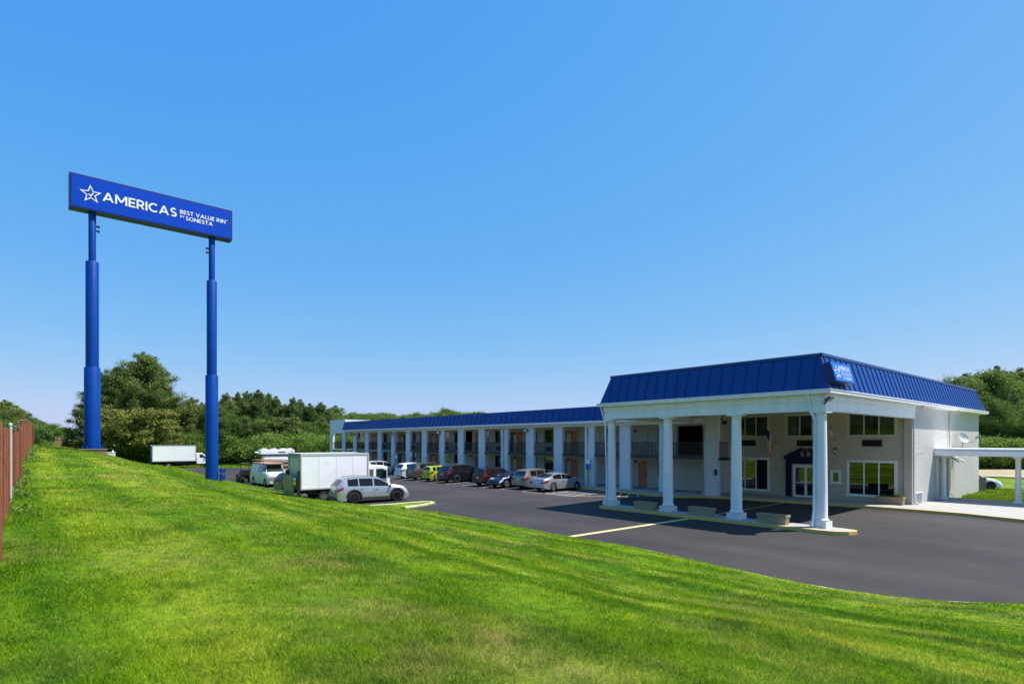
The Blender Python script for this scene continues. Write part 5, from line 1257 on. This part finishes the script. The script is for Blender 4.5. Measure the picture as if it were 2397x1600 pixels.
b = MB(); b.box(-.5, .5, -1.6, 1.8, 2.76, 3.25); b.box(-.5, .5, 1.5, 1.9, 1.6, 3.2); b.build('machine_housing', wpaint, ut, bevel=.03)
b = MB()
for y in (-1.35, -.35, .6, 1.3): b.box(-.35, .35, y, y+.4, 3.252, 3.37)
b.lathe([(.16, 0), (.2, .1), (.16, .2)], 10, (0, -1.9, 2.85)); b.build('fitting', letter, ut, bevel=.03)
MB().box(.502, .512, 0.2, .9, 2.92, 3.04).build('marking', dgrey, ut)
b = MB(); b.box(-.8, .8, -1.8, 1.9, 1.5, 1.66); b.box(-.7, -.5, -1.5, 1.5, .5, 1.5); b.box(.5, .7, -1.5, 1.5, .5, 1.5); b.build('rusty_frame', mat('rust', (.32, .13, .07), .8), ut)
truck_wheels(ut, (-.1, .75), 1.0, .36)
mw = thing('loader_machine', 'small black wheeled loader with roll bar left of the work van', 'loader', (*W(51.3, -9.9).xy, za(-9)), TH)
mt, mr = wheel_meshes(.45, .32, rim_b, 'm')
for x in (-.55, .6):
    for y in (-.55, .55): o = inst('wheel', mt, mw, (x, y, .45), rot=(0, 0, 0 if y < 0 else math.pi)); inst('rim', mr, o)
b = MB(); b.box(-.9, .8, -.4, .4, .4, 1.1); b.box(-.9, -.2, -.35, .35, 1.1, 1.35); b.box(.75, 1.05, -.75, .75, .7, 1.35); b.build('body', black, mw, bevel=.05)
b = MB(); b.tube([(-.3, -.38, 1.0), (-.3, -.38, 1.95), (-.3, .38, 1.95), (-.3, .38, 1.0)], .04, 8); b.build('roll_bar', black, mw)
MB().box(.2, .6, -.3, .3, 1.1, 1.25).build('seat', dgrey, mw, bevel=.04)
gp = W(36.9, -9.2)
car('parked_suv', 'dark green suv half hidden behind the tail lift of the box truck', 'suv', (gp.x, gp.y, za(-9) + .004), HB + .05, 'suv', paint('dark_green', (.035, .06, .045), .4), 4.7, 1.9, 1.72, rim=rim_b)

# wooden post by the far corner of the lobby
wp_ = thing('wooden_post', 'short weathered wooden post beside the far corner of the lobby wall', 'post', (36.55, 44.9, -.05), 0)
b = MB(); b.prism_xz([(-.28, 0), (-.28, 1.02), (-.15, 1.12), (.15, 1.12), (.28, 1.0), (.28, 0)], -.06, .06); b.build('board', wood, wp_, fixn=True)
MB().box(-.05, .08, .06, .16, 0, 1.1).build('stake', wood, wp_)

# ------------------------------------------------------------------ trees
pine_l = leaf_mat('pine_needles', (.048, .100, .026), (.100, .165, .036), (.21, .26, .058), .35)
broad_l = leaf_mat('broad_leaves', (.055, .12, .022), (.11, .19, .034), (.21, .29, .058), .38)
silk_l = leaf_mat('silk_tree_leaves', (.07, .125, .025), (.13, .19, .038), (.32, .30, .07), .35)
def clump_tris(g_, cs, rad, per, size, flat=.7, elong=1.0, up=0.0):
    M = len(cs)*per; c = np.repeat(cs, per, 0); rr = np.repeat(rad, per)
    d = np.clip(g_.normal(0, .48, (M, 3)), -1.3, 1.3)
    d[:, 2] *= flat; c = c + d*rr[:, None]
    a = g_.normal(0, 1, (M, 3)); a[:, 2] += up; a /= np.linalg.norm(a, axis=1)[:, None]
    b = np.cross(a, g_.normal(0, 1, (M, 3))); b /= np.linalg.norm(b, axis=1)[:, None]
    s = size*g_.uniform(.6, 1.4, M)[:, None]
    co = np.zeros((M, 3, 3)); co[:, 0] = c - b*s*.5; co[:, 1] = c + b*s*.5; co[:, 2] = c + a*s*elong
    return co
def make_tree(name, seed, H, Rc, base, nl, per, size, leafm, shape, cr=(.55, 1.0), flat=.7, elong=1.1):
    g_ = np.random.default_rng(seed); t = MB()
    n_ = 7; pts = []; rs = []
    wx, wy = g_.normal(0, .012*H, 2)
    for k in range(n_): f = k/(n_-1); pts.append((wx*math.sin(f*3), wy*math.sin(f*2.3), f*H*.94)); rs.append(.022*H*(1-f)**.8 + .02)
    t.tube(pts, rs, 8)
    cs = []; rad = []
    for k in range(nl):
        f = base + (1-base)*(k + g_.random())/nl
        z = f*H*.95; u = (f-base)/(1-base); prof = shape(u)*Rc*(g_.uniform(.45, 1.1) if g_.random() < .8 else g_.uniform(1.1, 1.4)); a = g_.uniform(0, 2*math.pi) + k*2.4
        x0 = np.interp(f, [0, 1], [0, 1]); bxp = np.interp(z, [p[2] for p in pts], [p[0] for p in pts]); byp = np.interp(z, [p[2] for p in pts], [p[1] for p in pts])
        rise = g_.uniform(-.05, .35)*prof
        e = (bxp + math.cos(a)*prof, byp + math.sin(a)*prof, z + rise)
        if prof > .9: t.tube([(bxp, byp, z), ((bxp+e[0])/2, (byp+e[1])/2, z + rise*.3), e], [.012*H*(1-f)+.02, .03, .012], 4)
        m_ = max(1, int(prof/.8) + 1)
        for j in range(m_):
            w = (j + .7 + .3*g_.random())/m_
            cs.append((bxp + math.cos(a)*prof*w + g_.normal(0, .18), byp + math.sin(a)*prof*w + g_.normal(0, .18), z + rise*w + g_.normal(0, .15) + .1)); rad.append(g_.uniform(*cr)*(.65 + .5*shape(u)))
    cs.append((pts[-1][0], pts[-1][1], H*.93)); rad.append(cr[0]*.55); cs.append((pts[-1][0]+.1, pts[-1][1], H*.985)); rad.append(cr[0]*.38)
    co = clump_tris(g_, np.array(cs), np.array(rad), per, size, flat, elong)
    return t.mesh('trunk', bark, 60), tri_mesh('crown', co, leafm)
sp_pine = lambda u: (max(0, 1-u)**.75)*(.45 + .55*min(1, u*5))*1.1 + .08
sp_dome = lambda u: max(0, 1 - u)**.55*(.75 + .25*min(1, u*4))*1.0 + .06
sp_round = lambda u: math.sqrt(max(0, 1-(2*u-.9)**2/1.25))
sp_tall = lambda u: (1 - u)**.5*(.62 + .38*min(1, u*4))*1.12 + .05
TV = {
 'pine': [make_tree('pine', 11+k, 14, 3.2, .12, 105, 215, .13, pine_l, sp_tall, (.45, 1.0), .7, 1.5) for k in range(3)],
 'cone': [make_tree('cone', 31+k, 14, 3.5, .10, 105, 215, .13, pine_l, sp_pine, (.45, .95), .7, 1.5) for k in range(2)],
 'hero': [make_tree('hero', 51, 16, 6.6, .03, 170, 190, .13, pine_l, sp_dome, (.45, 1.05), .7, 1.4), make_tree('hero', 53, 15, 5.6, .03, 160, 190, .13, pine_l, sp_dome, (.45, 1.05), .7, 1.4)],
 'round': [make_tree('round', 71+k, 11, 4.2, .18, 110, 200, .15, broad_l, sp_round, (.7, 1.2), .75, 1.0) for k in range(2)],
 'silk': [make_tree('silk', 91, 6.5, 4.6, .12, 70, 170, .20, silk_l, sp_round, (.7, 1.1), .28, .9)],
 'bush': [make_tree('bush', 111+k, 3.4, 1.9, .02, 40, 150, .13, leaf_mat('hedge_leaves', (.07, .15, .022), (.14, .24, .034), (.24, .34, .06), .4), sp_round, (.5, .85), .8, 1.0) for k in range(2)],
}
rt = random.Random(9)
ORD = 'first second third fourth fifth sixth seventh eighth ninth tenth eleventh twelfth thirteenth fourteenth fifteenth sixteenth seventeenth eighteenth nineteenth twentieth'.split()
def ordi(i): return ORD[i] if i < 20 else ('twenty ' + ORD[i-20] if i < 29 else ('thirtieth' if i == 29 else 'thirty ' + ORD[i-30]))
NAMES = {'pine': 'pine_tree', 'cone': 'pine_tree', 'hero': 'pine_tree', 'round': 'broadleaf_tree', 'silk': 'silk_tree', 'bush': 'bush'}
def tree(kind, x, y, H, z=0, label='', group=None, wide=1.0, vi=None):
    v = TV[kind]; i = rt.randrange(len(v)) if vi is None else vi; tr, cr = v[i]
    H0 = {'pine': 14, 'cone': 14, 'hero': 16, 'round': 11, 'silk': 6.5, 'bush': 3.4}[kind]; s = H/H0
    t = thing(NAMES[kind], label, 'bush' if kind == 'bush' else 'tree', (x, y, z), rt.uniform(0, 6.28), group)
    t.scale = (s*wide, s*wide, s)
    inst('trunk', tr, t); inst('crown', cr, t)
    return t
def at_u(u, v, Y, kind, label, group=None, wide=1.0, zg=-.3, vi=None):
    x = (u - 1198.5)/1352*Y; H = 3.8 + Y*(1034 - v)/1352 - zg
    return tree(kind, x, Y, H, zg, label, group, wide, vi)
# big pines by the sign
at_u(335, 822, 100, 'hero', 'tallest dark pine with a broad layered crown behind the sign poles', None, .95, -.2, 0)
at_u(236, 856, 99, 'hero', 'pine crown partly hidden by the hill top sign pole', None, .8, 0, 1)
at_u(285, 838, 97, 'hero', 'bulky pine crown directly behind the hill top sign pole', None, .85, 0, 1)
at_u(385, 885, 103, 'hero', 'lower sloping pine shoulder right of the tallest pine', None, .9, -.2, 1)
at_u(214, 905, 99, 'cone', 'narrow pine showing its twigs left of the hill top sign pole', None, 1.1, .5, 0)
at_u(428, 962, 104, 'cone', 'bright green young pine at the foot of the tall pines', None, 1.35, -.2, 1)
at_u(232, 985, 97, 'round', 'broad leafed tree at the base of the hill top sign pole', None, .9, .4)
at_u(296, 950, 96, 'silk', 'wide spreading silk tree with yellowish flowers below the tall pines', None, .95, -.1)
at_u(372, 1008, 99, 'silk', 'low spreading tree with pale blossom close behind the far box truck', None, .9, -.3)
at_u(250, 1000, 95, 'silk', 'silk tree with layered branches right beside the hill top sign pole', None, .9, -.1)
at_u(415, 1008, 101, 'round', 'leafy tree between the far truck and the tall pines', None, 1.2, -.3)
at_u(445, 1000, 103, 'round', 'leafy tree left of the right sign pole behind the truck bonnet', None, 1.1, -.3)
GB = 'trees of the wood beyond the parking lot'
LB = 'dark pine in the dense row of the wood beyond the parking lot'
rows = [(447,936,104,'pine'),(470,938,108,'pine'),(498,950,106,'round'),(532,914,110,'pine'),(556,912,114,'cone'),(578,922,112,'pine'),(603,916,112,'pine'),(628,928,116,'cone'),(648,932,112,'pine'),(668,938,114,'pine'),(688,922,112,'pine'),(705,930,116,'pine'),(728,942,112,'pine'),(748,938,114,'pine'),(768,948,110,'pine'),(782,972,120,'round'),
        (515,960,103,'pine'),(545,970,104,'round'),(572,965,105,'pine'),(598,975,104,'pine'),(622,968,106,'round'),(652,985,104,'pine'),(678,985,104,'silk'),(702,975,106,'pine'),(730,985,104,'round'),(756,980,105,'pine'),(775,1000,100,'pine'),(800,985,112,'pine')]
for i_, (u, v, Y, k) in enumerate(rows):
    lab = {'pine': LB, 'cone': LB, 'round': 'rounded leafy tree in the wood beyond the parking lot', 'silk': 'yellow flowering silk tree at the edge of the wood beyond the lot'}[k]
    if k != 'silk': lab = ('pine' if k != 'round' else 'leafy tree') + (', %s from the right sign pole in the tall row of the wood' % ordi(i_) if i_ < 16 else ', %s from the right sign pole in the lower front row of the wood' % ordi(i_-16))
    at_u(u, v + rt.uniform(-9, 8), Y, k, lab, GB if k != 'silk' else None, rt.uniform(.68, .88) if k != 'silk' else .8, -.3)
for i in range(26):
    u = 440 + i*14; tree('pine', (u-1198.5)/1352*125, 125 + rt.uniform(-4, 4), rt.uniform(10, 12.5), -.3, '%s pine from the far truck in the rear row of the wood' % ordi(i), GB)
# bushes along the far grass
for i in range(30):
    u = 425 + i*13.2 + rt.uniform(-4, 4); Y = 104 + rt.uniform(-2, 2) - (6 if i > 14 else 0)
    tree('bush', (u-1198.5)/1352*Y, Y, rt.uniform(3.6, 5.2), -.2, '%s bush from the far box truck in the hedge before the wood' % ordi(i), 'bushes before the wood', 1.1)
for i in range(9):
    u = 236 + i*24; Y = 95 + i*.9
    tree('bush', (u-1198.5)/1352*Y, Y, rt.uniform(3.4, 4.6), -.2, '%s bush from the hill top sign pole in the undergrowth below the tall pines' % ordi(i), 'undergrowth bushes below the tall pines', 1.2)
# trees behind the guest wing, lighter
for i in range(29):
    u = 772 + i*12.5; Y = rt.uniform(125, 150); at_u(u, 972 + 5*math.sin(i*1.1) + (-4 if i > 18 else 0) - (6 if i in (6, 7, 8, 22, 23) else 0), Y, 'round' if i % 3 else 'pine', ('light green treetop' if i % 3 else 'dark pine top') + ' above the guest wing roof, %s from the end parapet' % ordi(i), 'treetops above the wing', 1.1, 1.0)
# right hand trees
for (u, v, Y, k) in [(2195,900,92,'pine'),(2215,888,95,'pine'),(2238,884,92,'cone'),(2258,874,94,'pine'),(2283,878,92,'pine'),(2306,872,90,'round'),(2328,856,93,'pine'),(2349,880,92,'pine'),(2368,868,96,'pine'),(2392,860,92,'pine'),(2420,872,92,'pine'),(2462,870,94,'pine'),(2480,880,92,'pine'),
                     (2240,930,86,'round'),(2275,940,87,'pine'),(2310,930,86,'round'),(2342,945,86,'round'),(2375,925,86,'pine'),(2405,940,86,'round'),(2440,930,86,'pine')]:
    at_u(u, v, Y, k, ('dark pine' if k != 'round' else 'leafy tree') + ', %s from the lobby roof in the stand beyond the dry field' % ordi(int(max(0, (u-2180)//16))), 'trees beyond the dry field', rt.uniform(.68, .9), 0)
for i in range(16):
    u = 2180 + i*19; Y = 83 + rt.uniform(-1, 1); tree('bush', (u-1198.5)/1352*Y, Y, rt.uniform(3, 4.6), 0, '%s bush from the lobby wall at the foot of the trees beyond the field' % ordi(i), 'bushes beyond the dry field', 1.3)
# far left trees behind the fences
for (u, v, Y, k) in [(-30,930,62,'pine'),(-5,940,64,'pine'),(12,935,66,'pine'),(32,948,68,'pine'),(52,962,80,'pine'),(-15,985,52,'round'),(20,985,54,'round'),(45,985,66,'round'),(68,975,98,'pine'),(85,978,108,'pine'),(98,988,110,'round'),(70,1000,80,'round'),(112,1000,150,'pine'),(128,998,170,'pine'),(140,1004,160,'round'),(155,1006,170,'pine'),(172,1006,165,'round'),(190,1003,170,'pine'),(120,1012,140,'round')]:
    at_u(u, v, Y, k, ('pine' if k != 'round' else 'leafy tree') + ' behind the brown fence, %s from the picture edge' % ordi(int(max(0, (u+30)//12))), 'trees behind the fence', rt.uniform(.95, 1.15), 0)
for i in range(16):
    u = 100 + i*9; Y = 300 + rt.uniform(-15, 15); at_u(u, 1006 + 4*math.sin(i*.9), Y, 'round', 'distant tree on the horizon, %s of the row left of the hill top sign pole' % ordi(i), 'distant trees on the horizon', 1.5, 0)
# trees behind the photographer, seen in the lobby glass
for i in range(26):
    p = -30 + i*5.2; w_ = W(p, -62 + rt.uniform(-3, 3)); tree('pine' if i % 2 else 'round', w_.x, w_.y, rt.uniform(11, 14), 1.8, '%s tree of the row behind the brown fence' % ordi(i), 'trees behind the viewpoint', 1.2)
iv = thing('vine', 'green vine hanging over the end of the brown fence', 'plant', (-39.2, 47.6, 3.4), 0)
cs = np.stack([RNG.normal(0, .5, 26), RNG.normal(0, .8, 26), RNG.uniform(.2, 1.7, 26)], -1)
o = bpy.data.objects.new('leaves', tri_mesh('leaves', clump_tris(RNG, cs, np.full(26, .38), 60, .11), broad_l)); COL.objects.link(o); o.parent = iv

fp = [(-6.35, 7.1), (-8.75, 9.95), (-12.55, 14.3), (-21.45, 25.3), (-38.2, 46.0)]
cs = []; rad = []
for i in range(len(fp)-1):
    a, c = Vector(fp[i]), Vector(fp[i+1]); L_ = (c-a).length; d = (c-a)/L_; nn = Vector((d.y, -d.x))
    for k in range(int(L_*7)):
        m_ = a + d*RNG.uniform(0, L_) + nn*abs(RNG.normal(.12, .16)); P, Q = to_pq(m_.x, m_.y)
        if RNG.random() < (.5 + .5*math.sin(m_.y*1.7))*min(1, max(0, m_.y-9)/22): cs.append((m_.x, m_.y, float(zlawn(P, Q)) + .08)); rad.append(RNG.uniform(.10, .22))
o = bpy.data.objects.new('weeds', tri_mesh('weeds', clump_tris(RNG, np.array(cs), np.array(rad), 44, .05, .9, 1.3), MATS['hedge_leaves'])); COL.objects.link(o); o['kind'] = 'stuff'
